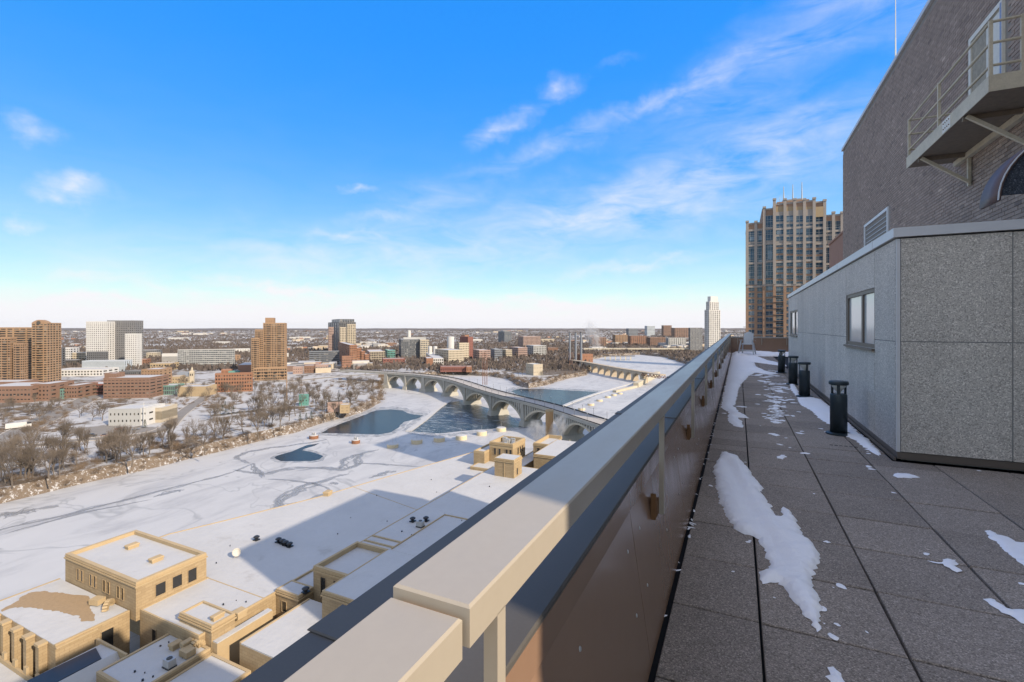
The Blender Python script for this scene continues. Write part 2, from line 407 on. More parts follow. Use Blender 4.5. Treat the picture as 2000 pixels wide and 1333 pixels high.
while cy < TFAR:
    y1 = min(cy+3.05, TFAR+.44)
    m_ = MB(); m_.bevbox(CXO-PX, .006, cy+.004, y1-.004, CZI-.016, CZI, .005)
    MB().box(-.003, .0055, cy+.004, y1-.004, CZI-.112, CZI-.0165).build('coping_lip', M['brown_panel'], parapet)
    m_.box(CXO-PX, CXO-PX+.009, cy+.004, y1-.004, CZI-.14, CZI-.016)
    m_.build('coping', M['coping_blue'], parapet)
    MB().bevbox(CXO-PX-.003, .009, y1-.055, y1+.055, CZI+.001, CZI+.006, .003).build('joint_cover', M['coping_blue'], parapet)
    cy += 3.05
# ------------------------------------------------------------------ guard rail
RX0, RX1, RZ = -.503, -.360, CAMZ-.416
rail = thing('guard_rail', 'beige metal guard rail with flat cap running along the terrace edge', 'railing', (RX1, 0, 0))
def cap(y0, y1, dz, x0, x1, par):
    h = .062
    m_ = MB(); m_.bevbox(x0-RX1, x1-RX1, y0, y1, RZ-h+dz, RZ+dz, .004)
    return m_.build('cap', M['rail'], par)
cap(-2.4, .602, -.014, RX0+.002, RX1-.008, rail)
cap(.610, 6.70, 0, RX0, RX1, rail); cap(6.706, 12.8, 0, RX0, RX1, rail); cap(12.806, 18.9, 0, RX0, RX1, rail); cap(18.906, TFAR-.05, 0, RX0, RX1, rail)
MB().box(RX0-RX1+.02, -.02, .50, .70, RZ-.058, RZ-.022).build('splice_sleeve', M['bracket'], rail)
yy = .70 - 1.95
while yy < TFAR-.6:
    MB().box(-.026, 0, yy, yy+.03, .50, RZ-.061).build('post', M['rail'], rail)
    br = MB(); br.box(-.060, -.027, yy-.070, yy+.012, .505, .585); br.box(-.056, -.03, yy-.082, yy-.070, .495, .63)
    br.build('bracket', M['bracket'], rail)
    yy += 1.95
# far end: parapet and thin rail across the terrace
farp = thing('parapet', 'brown end parapet with cream coping behind the white chair', 'parapet', (0, TFAR, 0))
MB().box(-.43, 3.0, -.02, 0, .02, .86).build('panel', M['brown_panel'], farp)
MB().box(-.44, 3.0, .001, .42, -.2, .86).build('core', M['aptwall'], farp)
MB().bevbox(-.43, 3.0, -.04, .44, .865, .925, .006).build('coping', M['rail'], farp)
farr = thing('guard_rail', 'thin beige rail across the far end of the terrace', 'railing', (0, TFAR, 0))
MB().box(-.36, 3.0, -.16, -.08, RZ-.03, RZ).build('cap', M['rail'], farr)
for xx in (-.05, 1.15, 2.35):
    MB().box(xx, xx+.03, -.10, -.07, .50, RZ-.031).build('post', M['rail'], farr)
    MB().box(xx-.02, xx+.05, -.069, -.021, .52, .60).build('bracket', M['bracket'], farr)

# ------------------------------------------------------------------ concrete enclosure
BZ = 2.50; BY1 = 19.4
enc = thing('rooftop_enclosure', 'low grey exposed-aggregate concrete enclosure with metal roof edge beside the walkway', 'building', (BOXX, BOXY, 0))
MB().box(.06, TOWX-BOXX-.05, .06, BY1-BOXY-.05, .0, BZ-.02).build('core', M['caulk'], enc)
JZ = 1.34; g = .006
def lpanel(y0, y1, z0, z1): MB().bevbox(0, .058, y0+g, y1-g, z0+g, z1-g, .003).build('concrete_panel', M['panel_agg'], enc)
wins = [(7.62-BOXY, 9.42-BOXY), (16.55-BOXY, 18.75-BOXY)]; WZ0, WZ1 = 1.22, 2.02
ys = [.03, .93, 2.75, 4.9, 7.3, 9.85, 12.08, BY1-BOXY]
for y0, y1 in zip(ys, ys[1:]):
    w = [q for q in wins if q[0] < y1-.05 and q[1] > y0+.05]
    if not w: lpanel(y0, y1, .10, JZ); lpanel(y0, y1, JZ, BZ)
    else:
        a0, a1 = w[0]
        a0 = max(a0, y0+.02); a1 = min(a1, y1-.02)
        MB().box(0, .058, y0+g, y1-g, .10+g, WZ0).build('concrete_panel', M['panel_agg'], enc)
        MB().box(0, .058, y0+g, y1-g, WZ1, BZ-g).build('concrete_panel', M['panel_agg'], enc)
        if a0-y0 > .05: MB().box(0, .058, y0+g, a0, WZ0+.001, WZ1-.001).build('concrete_panel', M['panel_agg'], enc)
        if y1-a1 > .05: MB().box(0, .058, a1, y1-g, WZ0+.001, WZ1-.001).build('concrete_panel', M['panel_agg'], enc)
        wd = MB(); t = .055
        wd.box(.012, .052, a0, a0+t, WZ0, WZ1); wd.box(.012, .052, a1-t, a1, WZ0, WZ1)
        wd.box(.0125, .0515, a0+t, a1-t, WZ0, WZ0+t); wd.box(.0125, .0515, a0+t, a1-t, WZ1-t, WZ1)
        mid = a0+(a1-a0)*.42; wd.box(.013, .051, mid-.04, mid+.04, WZ0+t, WZ1-t)
        wo_ = wd.build('window', M['frame'], enc)
        for (p0, p1) in ((a0+t, mid-.04), (mid+.04, a1-t)):
            MB().box(.036, .044, p0, p1, WZ0+t, WZ1-t).build('pane', M['blind'], wo_)
        MB().box(-.035, .03, a0-.03, a1+.03, WZ0-.035, WZ0-.002).build('sill', M['frame'], wo_)
xs = [.04, .97, 1.95, TOWX-BOXX-.05]
for x0, x1 in zip(xs, xs[1:]):
    for z0, z1 in ((.10, JZ), (JZ, BZ)):
        MB().box(x0+g, x1-g, 0, .058, z0+g, z1-g).build('concrete_panel', M['panel_agg'], enc)
MB().box(.004, .04, .004, .03, .10, BZ-.006).build('corner_strip', M['flash'], enc)
for yj in ys[1:-1]:
    if any(q[0]+.05 < yj < q[1]-.05 for q in wins): continue
    MB().box(.004, .05, yj-g*.95, yj+g*.95, .11, BZ-.01).build('caulk_joint', M['caulk'], enc)
segs = []; y_ = .03
for q in wins: segs.append((y_, q[0]-.01)); y_ = q[1]+.01
segs.append((y_, BY1-BOXY))
for y0, y1 in segs: MB().box(.0045, .05, y0, y1, JZ-g*.95, JZ+g*.95).build('caulk_joint', M['caulk'], enc)
for xj in xs[1:-1]: MB().box(xj-g*.95, xj+g*.95, .004, .05, .11, BZ-.01).build('caulk_joint', M['caulk'], enc)
MB().box(.045, TOWX-BOXX-.06, .0045, .05, JZ-g*.95, JZ+g*.95).build('caulk_joint', M['caulk'], enc)
fl = MB(); fl.box(-.03, TOWX-BOXX-.06, -.03, BY1-BOXY, BZ+.012, BZ+.115); fl.build('roof_edge', M['flash'], enc)
for i in range(5):
    MB().box(-.033, .03, .9+i*2.44, .96+i*2.44, BZ+.010, BZ+.118).build('edge_joint_cover', M['flash'], enc)
MB().box(.012, TOWX-BOXX-.06, .012, BY1-BOXY-.02, .02, .10).build('base', M['frame'], enc)
MB().box(-.02, .0, .0, BY1-BOXY, .0, .035).build('base_edge', M['frame'], enc)

# ------------------------------------------------------------------ brick penthouse
pent = thing('brick_penthouse', 'tall grey-brown brick penthouse rising behind the concrete enclosure', 'building', (TOWX, TOWY0, 0))
TL = TOWY1-TOWY0
MB().box(.012, 9, .0, TL-.012, -.1, TOWZ).build('wall', M['mortar'], pent)
mb_, nt, bs = node_mat('brick')
at_ = nt.nodes.new('ShaderNodeAttribute'); at_.attribute_name = 'tone'
col = ramp(nt, at_.outputs['Fac'], [(0, (.16,.12,.10)), (.3, (.25,.19,.155)), (.65, (.31,.235,.19)), (.9, (.38,.29,.235)), (1, (.46,.35,.28))])
f_ = mth(nt, 'ADD', mth(nt, 'MULTIPLY', mth(nt, 'SUBTRACT', noise_tex(nt, .45, 4), .5), .5), mth(nt, 'MULTIPLY', noise_tex(nt, 60, 3), .25))
vm = nt.nodes.new('ShaderNodeVectorMath'); vm.operation = 'SCALE'; nt.links.new(col, vm.inputs[0]); nt.links.new(mth(nt, 'ADD', f_, .86), vm.inputs['Scale'])
nt.links.new(vm.outputs[0], bs.inputs['Base Color']); bs.inputs['Roughness'].default_value = .85
bump(nt, bs, noise_tex(nt, 90, 3), .4, .004); M['brick'] = mb_
CH, BL, JT = .0677, .2032, .010
def brick_box(m_, y0, y1, z0, z1): m_.box(0, .013, y0, y1, z0, z1, skip=('x1',))
def tone_attr(me, vals):
    a_ = me.attributes.new('tone', 'FLOAT', 'FACE'); a_.data.foreach_set('value', vals)
bvar = []
for i in range(10):
    m_ = MB(); brick_box(m_, 0, BL-JT, 0, CH-JT); me = m_.mesh('brick', M['brick']); tone_attr(me, [i/9]*5); bvar.append(me)
rows = int((TOWZ-.1)/CH); allb = []
door = (10.45, 11.6, 4.74, 6.80)
for r_ in range(rows):
    z0 = r_*CH; off = (r_ % 2)*BL/2
    for k in range(int((TOWY1-4.0)/BL)+1):
        y0 = 4.0 + k*BL + off; y1 = y0+BL-JT
        if y1 > TOWY1: y1 = TOWY1
        if y1-y0 < .03: continue
        if z0 < 2.45 and 6.6 < y0 < 19.3: continue
        if y1 > door[0]-.06 and y0 < door[1]+.06 and z0+CH > door[2] and z0 < door[3]+.06: continue
        if y1 > 16.95 and y0 < 19.85 and 2.4 < z0+CH and z0 < 4.97: continue
        px, py = pix((TOWX, y0, z0))
        allb.append((depth((TOWX, y0, z0)), y0, y1, z0, 0 < px < 1998 and 2 < py < 1330 and (2.62 < z0 < 4.55)))
allb.sort(key=lambda t: (not t[4], t[0])); near = [t for t in allb[:300] if abs(t[2]-t[1]-(BL-JT)) < .001]
nearset = set(id(t) for t in near)
for t in near: link('brick', bvar[min(9, max(0, int(random.gauss(4.8, 1.6))))], pent, (random.uniform(-.002, .002), t[1]-TOWY0, t[3]))
m_ = MB(); tones = []
for t in allb:
    if id(t) in nearset: continue
    o0 = len(m_.f); dx = random.uniform(-.002, .002)
    m_.box(dx, .013, t[1]-TOWY0, t[2]-TOWY0, t[3], t[3]+CH-JT, skip=('x1',)); tones += [min(1, max(0, random.gauss(.5, .15)))]*5
me = m_.mesh('bricks_rest', M['brick']); tone_attr(me, tones); stuff(link('brickwork', me, pent))
MB().box(-.05, 9.05, -.05, TL+.04, TOWZ, TOWZ+.10).build('roof_coping', M['flash'], pent)
# louvre
ly0, ly1, lz0, lz1 = 16.98-TOWY0, 19.82-TOWY0, 2.45, 4.96
lv = MB(); t = .09
for q in ((ly0, ly0+t, lz0, lz1), (ly1-t, ly1, lz0, lz1), (ly0+t, ly1-t, lz1-t, lz1)): lv.box(-.03, .05, *q)
lvo = lv.build('louvre_frame', M['flash'], pent)
MB().box(.055, .06, ly0, ly1, lz0, lz1).build('louvre_back', M['dark'], pent)
zz = lz0+.1
while zz < lz1-.15:
    MB().quadbox([(-.01,ly0+t,zz),(.045,ly0+t,zz+.07),(.045,ly1-t,zz+.07),(-.01,ly1-t,zz),(-.01,ly0+t,zz+.012),(.045,ly0+t,zz+.082),(.045,ly1-t,zz+.082),(-.01,ly1-t,zz+.012)]).build('slat', M['galv'], lvo)
    zz += .135
# door on to the platform
d0, d1, dz0, dz1 = door; d0 -= TOWY0; d1 -= TOWY0
df = MB(); df.box(-.03, .06, d0-.05, d0+.04, dz0, dz1+.05, 0); df.box(-.03, .06, d1-.04, d1+.05, dz0, dz1+.05); df.box(-.03, .06, d0+.04, d1-.04, dz1-.04, dz1+.05)
dfo = df.build('door_frame', M['white_paint'], pent)
MB().box(-.012, .008, d0+.04, d1-.04, dz0, dz1-.04).build('door', M['door_wood'], pent)
MB().box(-.020, -.0125, d0+.05, d0+.52, dz0+.02, dz1-.1).build('door_panel', M['white_paint'], pent)
MB().box(-.034, -.031, d0-.03, d0+.02, dz0, dz1).build('peeling_strip', M['bluepaint'], pent)
# lower redder brick block past the penthouse
M['redbrick'] = mat('red_brick', (.30,.165,.115), rough=.9, var=.2, scale=3, fine=30)
low = thing('brick_annex', 'lower red-brown brick block peeking out past the penthouse corner', 'building', (4.30, TOWY1+.02, 0))
MB().box(0, 8, 0, 6.0, -.1, 5.75).build('wall', M['redbrick'], low)
MB().box(-.04, 8, -.0, 6.05, 5.752, 5.84).build('roof_coping', M['redbrick'], low)
# pole on the penthouse roof
yp = None
pole = thing('antenna_pole', 'thin white pole standing on the brick penthouse roof', 'antenna')
D_ = FPX*(TOWX+.5)/(ca*(1749-1442)); yp = (D_+(TOWX+.5)*sa)/ca
pole.location = (TOWX+.5, yp, TOWZ+.1)
MB().tube((0,0,0), (0,0,1.6), .022, .016, 8).tube((0,0,1.6), (0,0,3.4), .013, .008, 6).build('mast', M['white_paint'], pole)
MB().box(-.08, .08, -.08, .08, 0, .03).build('base_plate', M['galv'], pole)

# ------------------------------------------------------------------ steel platform
plat = thing('steel_platform', 'cream-painted steel access platform with pipe railing hung on the brick wall', 'platform', (TOWX, 8.7, 4.74))
X0 = -.80; L_ = 3.52
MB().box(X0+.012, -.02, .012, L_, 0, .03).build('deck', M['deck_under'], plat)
MB().box(X0, X0+.010, 0, L_+.01, -.01, .21).build('toe_plate', M['steel_paint'], plat)
MB().box(X0+.011, X0+.44, 0, .010, -.01, .215).build('toe_plate', M['steel_paint'], plat)
MB().box(X0-.006, X0-.001, 1.28, 1.62, .0, .20).build('splice_plate', M['white_paint'], plat)
bt = MB()
for i in range(4):
    for k in range(2):
        bt.box(X0-.016, X0-.0065, 1.33+i*.075, 1.345+i*.075, .05+k*.09, .065+k*.09)
stuff(bt.build('bolts', M['bracket'], plat))
H = .98
def post(x, y, h=H): MB().box(x-.02, x+.02, y-.02, y+.02, .03, h).build('post', M['steel_paint'], plat)
def railbar(p, q): MB().tube(p, q, .019, n=8).build('rail', M['steel_paint'], plat)
for yy in (.04, 1.9, L_-.03): post(X0+.035, yy)
for hz in (.36, .67, .96):
    railbar((X0+.035, .04, hz), (X0+.035, L_-.03, hz))
    railbar((X0+.035, L_-.03, hz), (-.02, L_-.03, hz))
    railbar((X0+.035, .04, hz), (X0+.36, .04, hz))
post(X0+.36, .04)
for yy in (.06, ):                                   # gate loop on the near side
    railbar((X0+.52, .04, .05), (X0+.52, .04, .80)); railbar((X0+.52, .04, .80), (X0+.60, .04, .97)); railbar((X0+.60, .04, .97), (-.06, .04, .97))
for yy, in ((.9,), (2.9,)):
    MB().box(-.06, -.013, yy-.03, yy+.03, -.62, .0).build('wall_bracket', M['steel_paint'], plat)
    MB().bar((X0+.05, yy-.06, -.02), (-.05, yy-.06, -.57), .05, .05).build('brace', M['steel_paint'], plat)
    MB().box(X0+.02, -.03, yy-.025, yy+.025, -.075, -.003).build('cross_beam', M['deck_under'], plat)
MB().box(-.10, -.014, .05, L_-.1, -.11, -.012).build('wall_angle', M['steel_paint'], plat)

# ------------------------------------------------------------------ hood
hood = thing('vent_hood', 'dark brown quarter-round vent hood with grey screen end, low on the brick wall', 'vent hood', (TOWX, 7.83, 3.06))
m_ = MB(); prof = [(-1.02, .0)] + [(-1.02*math.cos(t_)-.0, 0.90*math.sin(t_)) for t_ in [R(a_) for a_ in range(6, 91, 7)]] + [(-.015, 0.90)]
Lh = .51; npr = len(prof)
for yv in (0, Lh): m_.v += [(p_[0], yv, p_[1]) for p_ in prof]
for i in range(npr-1): m_.f.append((i, i+1, npr+i+1, npr+i)); m_.m.append(0)
m_.sm = True
hs_ = m_.build('shell', M['hood'], hood)
md = hs_.modifiers.new('s', 'SOLIDIFY'); md.thickness = .025; md.offset = -1
e_ = MB(); o = len(e_.v); e_.v += [(p_[0]*.96, .03, .06+p_[1]*.93) for p_ in prof] + [(-.015, .03, .06)]; e_.f.append(tuple(range(len(prof)+1))); e_.m.append(0)
e_.v += [(p_[0]*.96, .05, .06+p_[1]*.93) for p_ in prof] + [(-.015, .05, .06)]; e_.f.append(tuple(range(2*len(prof)+1, len(prof), -1))); e_.m.append(0)
e_.build('screen_end', M['hood_face'], hood)
ed = MB()
for i in range(npr-1): ed.bar((prof[i][0], 0, prof[i][1]), (prof[i+1][0], 0, prof[i+1][1]), .012, .012)
ed.build('edge_trim', M['flash'], hood)

# ------------------------------------------------------------------ bollard lights
def make_bollard():
    root = thing('bollard_light', 'x', 'bollard light')
    MB().lathe(0, 0, [(.155, 0), (.155, .018), (.12, .03)], 28).build('base_plate', M['bollard'], root)
    q = MB(); q.lathe(0, 0, [(.103, .03), (.103, .55), (.098, .563), (.094, .565)], 32); q.sm = True; q.build('post', M['bollard'], root)
    c = MB(); c.lathe(0, 0, [(.02, .565), (.03, .60), (.082, .665), (.085, .69)], 20); c.build('lamp_lens', M['lens'], root)
    for k in range(3):
        a_ = R(20+120*k); s_ = MB(); w = .030
        for dt in (-.17, .17): pass
        vs_ = []
        for r_ in (.082, .096):
            for dt in (-.2, .2): vs_.append((r_*math.cos(a_+dt), r_*math.sin(a_+dt)))
        s_.quadbox([(*vs_[0], .565), (*vs_[1], .565), (*vs_[3], .565), (*vs_[2], .565), (*vs_[0], .695), (*vs_[1], .695), (*vs_[3], .695), (*vs_[2], .695)])
        s_.build('strut', M['bollard'], root)
    q = MB(); q.lathe(0, 0, [(.112, .692), (.120, .70), (.120, .728), (.112, .742), (.02, .750)], 32); q.build('cap', M['bollard'], root)
    return root
bl0 = make_bollard()
bsp = [(1.27, 7.99, 'nearest dark green bollard light, standing in front of the wide window'), (1.28, 11.9, 'second-nearest dark bollard light beside the concrete wall'),
       (1.28, 14.3, 'third dark bollard light along the concrete wall'), (1.26, 17.7, 'farthest dark bollard light, leaning slightly near the small window')]
for i, (x, y, lab) in enumerate(bsp):
    o = bl0 if i == 0 else copy_tree(bl0)
    o.location = (x, y, .001); o['label'] = lab; o['group'] = 'bollard lights along the walkway'; o.rotation_euler = (R((.5,-.8,1,0)[i]), R((0,.6,-.5,-3.0)[i]), R(37*i))

# ------------------------------------------------------------------ white chair at the far end
ch = thing('patio_chair', 'white plastic high-back chair standing in snow at the terrace end', 'chair', (.42, 27.1, .10), R(-12)); ch.scale = (.88, .88, .88)
def cb(nm, *a): MB().bar(*a).build(nm, M['plastic'], ch)
for sx_ in (-1, 1):
    cb('leg', (sx_*.40, -.42, 0), (sx_*.30, -.16, .80), .06, .045)
    cb('leg', (sx_*.36, .42, 0), (sx_*.28, .22, .62), .06, .045)
    cb('armrest', (sx_*.33, -.32, .815), (sx_*.33, .26, .80), .10, .03)
MB().box(-.27, .27, -.28, .24, .555, .60).build('seat', M['plastic'], ch)
MB().box(-.34, .34, -.36, -.30, .20, .26).build('footrest', M['plastic'], ch)
for i in range(5):
    x = -.21+i*.105; h_ = (1.20, 1.27, 1.29, 1.27, 1.20)[i]
    MB().bar((x, .22, .58), (x*.95, .40, h_), .098, .025, (0, 1, 0)).build('back_slat', M['plastic'], ch)
cb('stretcher', (-.36, .40, .14), (.36, .40, .14), .05, .03)

# ------------------------------------------------------------------ snow lying on the terrace
def inside(p, poly):
    c_ = False; n_ = len(poly); j = n_-1
    for i in range(n_):
        if (poly[i][1] > p[1]) != (poly[j][1] > p[1]) and p[0] < (poly[j][0]-poly[i][0])*(p[1]-poly[i][1])/(poly[j][1]-poly[i][1])+poly[i][0]: c_ = not c_
        j = i
    return c_
def edge_dist(p, poly):
    best = 1e9
    for i in range(len(poly)):
        ax, ay = poly[i]; bx, by = poly[(i+1) % len(poly)]
        dx, dy = bx-ax, by-ay; L2 = dx*dx+dy*dy or 1e-12
        t_ = max(0, min(1, ((p[0]-ax)*dx+(p[1]-ay)*dy)/L2)); best = min(best, math.hypot(p[0]-ax-t_*dx, p[1]-ay-t_*dy))
    return best
def blob_mesh(poly, step, hmax, run, rag=.3, z0=0.002, seed=0, amp=.25, extra=None):
    """heap of snow over an outline: ragged edge, rounded shoulder, lumpy top"""
    rnd = random.Random(seed); out = []
    n_ = len(poly)
    for i in range(n_):
        a_ = Vector(poly[i]); b_ = Vector(poly[(i+1) % n_]); L__ = (b_-a_).length; k = max(1, int(L__/step))
        nr = Vector((b_.y-a_.y, a_.x-b_.x)).normalized() if L__ > 0 else Vector((0, 0))
        for q in range(k):
            p_ = a_.lerp(b_, q/k)
            out.append(tuple(p_ + nr*((noise.noise(Vector((p_.x*3/step*.15, p_.y*3/step*.15, seed)))*1.2 + rnd.uniform(-.5, .5))*rag*step*1.6)))
    xs_ = [p_[0] for p_ in out]; ys_ = [p_[1] for p_ in out]; pts = [Vector(p_) for p_ in out]
    x = min(xs_)
    while x < max(xs_):
        y = min(ys_)
        while y < max(ys_):
            p_ = (x+rnd.uniform(-.3, .3)*step, y+rnd.uniform(-.3, .3)*step)
            if inside(p_, out) and edge_dist(p_, out) > step*.45: pts.append(Vector(p_))
            y += step
        x += step
    nb = len(out)
    r_ = delaunay_2d_cdt(pts, [(i, (i+1) % nb) for i in range(nb)], [], 1, 1e-5)
    vv = []
    for p_ in r_[0]:
        d_ = edge_dist(p_, out); t_ = min(1, d_/run); h = hmax*math.sqrt(max(0, 1-(1-t_)**2))
        nz = noise.noise(Vector((p_.x/run*.8, p_.y/run*.8, seed*3.1)))*amp + noise.noise(Vector((p_.x/run*3, p_.y/run*3, seed*1.7)))*amp*.45
        if extra: h *= extra(p_)
        vv.append((p_.x, p_.y, z0 + max(.0, h*(1+nz))))
    me = bpy.data.meshes.new('snow'); me.from_pydata(vv, [], [tuple(f_) for f_ in r_[2]])
    me.materials.append(M['snow']); me.polygons.foreach_set('use_smooth', [True]*len(me.polygons)); me.update()
    if me.polygons and sum(f_.normal.z for f_ in me.polygons) < 0: me.flip_normals()
    return me
def floor_poly(pts): return [tuple(P(px, py, 0)[:2]) for px, py in pts]
big = floor_poly([(1411,886),(1440,893),(1462,918),(1468,930),(1490,952),(1488,960),(1483,960),(1505,990),(1516,1014),(1524,1014),(1528,992),(1545,1003),(1560,1028),(1566,1050),(1584,1062),(1600,1082),(1600,1100),(1585,1130),(1588,1145),(1598,1168),(1604,1185),(1602,1218),(1596,1236),(1588,1222),(1572,1206),(1555,1180),(1535,1150),(1520,1138),(1492,1142),(1480,1128),(1486,1120),(1503,1112),(1500,1095),(1490,1070),(1478,1052),(1448,1042),(1432,1030),(1418,1008),(1407,985),(1398,945),(1394,915)])
Va, Vb = [Vector(P(a_, b_, 0)[:2]) for a_, b_ in ((1418, 905), (1470, 1010))]; Vc = Vector(P(1545, 1130, 0)[:2])
def trough(p_):
    p_ = Vector((p_[0], p_[1])); best = 9
    for s0, s1 in ((Va, Vb), (Vb, Vc)):
        d_ = s1-s0; t_ = max(0, min(1, (p_-s0).dot(d_)/d_.length_squared)); best = min(best, (p_-s0-d_*t_).length)
    return .45+.55*min(1, best/.085)**1.3
tag(link('snow_patch', blob_mesh(big, .022, .052, .15, .5, seed=1, amp=.30, extra=trough)), 'long curved snow ridge lying across the near pavers', 'snow')
drift = floor_poly([(1411,775),(1416,752),(1421,730),(1427,705),(1431,690),(1434,684),(1500,684),(1538,688),(1538,691),(1500,692),(1478,694),(1480,697),(1500,705),(1535,713),(1536,716),(1510,713),(1472,708),(1478,718),(1500,727),(1520,731),(1500,732),(1475,728),(1462,735),(1450,748),(1442,760),(1440,775),(1434,795),(1442,806),(1455,812),(1462,817),(1455,817),(1440,816),(1452,828),(1450,836),(1432,832),(1420,820),(1424,805),(1412,800),(1404,795),(1408,775)])
drift = [(max(x, -.30), min(y, TFAR-.05)) for x, y in drift]
tag(link('snow_patch', blob_mesh(drift, .06, .06, .34, .35, seed=2, amp=.5)), 'broad snow drift covering the walkway along the railing to the chair', 'snow')
heap = [(-.30, 24.8), (.1, 26.2), (.7, 27.0), (1.4, 27.1), (3.0, 27.4), (3.0, TFAR-.04), (-.30, TFAR-.04)]
tag(link('snow_patch', blob_mesh(heap, .11, .16, .8, .3, seed=3, amp=.6)), 'bright sunlit snow bank against the far end parapet', 'snow')
walls = floor_poly([(1540,745),(1552,752),(1560,770),(1560,778),(1590,778),(1610,783),(1620,790),(1640,808),(1660,818),(1672,830),(1680,842),(1678,850),(1660,846),(1640,845),(1622,832),(1600,818),(1580,800),(1562,790),(1556,775),(1545,762)])
walls = [(min(x, 1.545), y) for x, y in walls]
tag(link('snow_patch', blob_mesh(walls, .05, .03, .12, .35, seed=4)), 'snow strip lying between the bollards and the concrete wall', 'snow')
wall2 = floor_poly([(1645,850),(1668,846),(1690,852),(1700,850),(1712,862),(1722,880),(1716,892),(1708,888),(1695,880),(1680,868),(1665,858)])
wall2 = [(min(x, 1.545), y) for x, y in wall2]
tag(link('snow_patch', blob_mesh(wall2, .035, .03, .08, .6, seed=5)), 'ragged snow clump at the foot of the concrete wall near its corner', 'snow')
mid_ = floor_poly([(1540,748),(1550,752),(1556,757),(1545,758),(1530,755),(1535,750)])
for lab, pts, sd in (('small oval snow patch in front of the enclosure corner', [(1742,928),(1756,925),(1778,927),(1796,933),(1780,935),(1752,934)], 6),
                 ('small forked snow patch on the right-hand pavers', [(1812,1097),(1838,1099),(1842,1094),(1864,1094),(1870,1102),(1862,1106),(1878,1116),(1868,1119),(1852,1110),(1842,1103)], 7),
                 ('upper of two snow patches cut off by the right picture edge', [(1923,1038),(1932,1036),(1950,1046),(1970,1050),(1985,1060),(2030,1063),(2030,1120),(2000,1111),(1985,1095),(1965,1078),(1942,1058),(1930,1048)], 8),
                 ('lower of two snow patches cut off by the right picture edge', [(1921,1172),(1940,1172),(1965,1188),(2030,1195),(2040,1230),(1998,1218),(1980,1208),(1950,1192)], 9),
                 ('snow scrap at the very bottom edge of the pavers', [(1615,1304),(1626,1303),(1640,1316),(1658,1345),(1622,1345)], 10),
                 ('small snow scrap beside the DRAIN-side paver joint', [(1517,892),(1532,889),(1536,893),(1529,898),(1520,896)], 11)):
    if sd == 11: lab = 'small snow scrap just past the big snow ridge'
    tag(link('snow_patch', blob_mesh(floor_poly(pts), .02, .012, .035, .5, seed=sd)), lab, 'snow')
# loose flecks and thin scraps
vv, ff = [], []
rnd = random.Random(5)
def fleck(cx, cy, r_, el=1.0):
    k = rnd.randint(8, 12); o_ = len(vv); rot = rnd.uniform(0, 3.14)
    vv.append((cx, cy, .002+r_*.13))
    for ring, (fr, hz) in enumerate(((.6, .10), (1.0, 0))):
        for i in range(k):
            t_ = 2*math.pi*i/k; q = r_*fr*rnd.uniform(.6, 1.2)
            x, y = q*math.cos(t_)*el, q*math.sin(t_)/el
            vv.append((cx+x*math.cos(rot)-y*math.sin(rot), cy+x*math.sin(rot)+y*math.cos(rot), .002+r_*hz))
    for i in range(k):
        j = (i+1) % k; ff.append((o_, o_+1+i, o_+1+j)); ff.append((o_+1+i, o_+1+k+i, o_+1+k+j, o_+1+j))
band = []
for _ in range(170):                                     # trail of scraps down the middle of the walk
    t_ = rnd.random()**.8; py = 722+t_*105; cxp = 1508+ (py-722)*.12 + rnd.gauss(0, 15 if py < 790 else 11)
    p_ = P(cxp, py, 0); fleck(p_.x, p_.y, (rnd.uniform(.02, .12) if py < 775 else rnd.uniform(.015, .085))*(1 if py < 800 else .6), rnd.uniform(1.0, 1.5))
for px, py, r_ in ((1515,850,.07),(1508,848,.05),(1535,856,.025),(1563,847,.05),(1523,869,.04),(1572,886,.045),(1543,875,.02),(1604,838,.03),(1566,843,.03),(1480,790,.05),(1415,808,.05),(1448,795,.08),(1560,805,.04),(1702,917,.035),(1745,963,.02),(1810,1083,.022),(1465,1057,.012),(1512,1168,.008),(1590,965,.012),(1996,1141,.02),(1912,920,.02),(1696,912,.04),(1748,908,.0)):
    if r_: p_ = P(px, py, 0); fleck(p_.x, p_.y, r_, 1.2)
for _ in range(70):                                      # crumbs by the edges of the larger patches
    q = rnd.choice((big, walls, wall2, drift)); p_ = rnd.choice(q); x = p_[0]+rnd.gauss(0, .10)
    if x < 1.53 and x > -.3: fleck(x, p_[1]+rnd.gauss(0, .10), rnd.uniform(.005, .03), 1.2)
for _ in range(60):                                      # crumbs in the gap at the parapet foot
    fleck(-.345+rnd.uniform(-.02, .03), rnd.uniform(2, 12), rnd.uniform(.008, .02), 1.8)
me = bpy.data.meshes.new('snow_flecks'); me.from_pydata(vv, [], ff); me.materials.append(M['snow'])
tag(stuff(link('snow_flecks', me)), 'thin scattered snow scraps on the walkway pavers', 'snow')
# ================================================================== RIVER, GROUND
ZR, ZG = -82.0, -76.0
m_b, nt, bs = node_mat('bank_brush')
nb_ = noise_tex(nt, .55, 7, .75); nb2 = noise_tex(nt, 2.2, 4, .6)
nt.links.new(mixc_(nt, ramp(nt, nb_, [(0, (0,0,0)), (.53, (0,0,0)), (.60, (.85,.85,.85)), (1, (1,1,1))]), ramp(nt, nb2, [(0, (.07,.055,.045)), (.5, (.155,.118,.088)), (1, (.25,.195,.145))]), (.50,.50,.51)), bs.inputs['Base Color'])
bs.inputs['Roughness'].default_value = .95; bump(nt, bs, nb2, .8, .5); M['bank'] = m_b
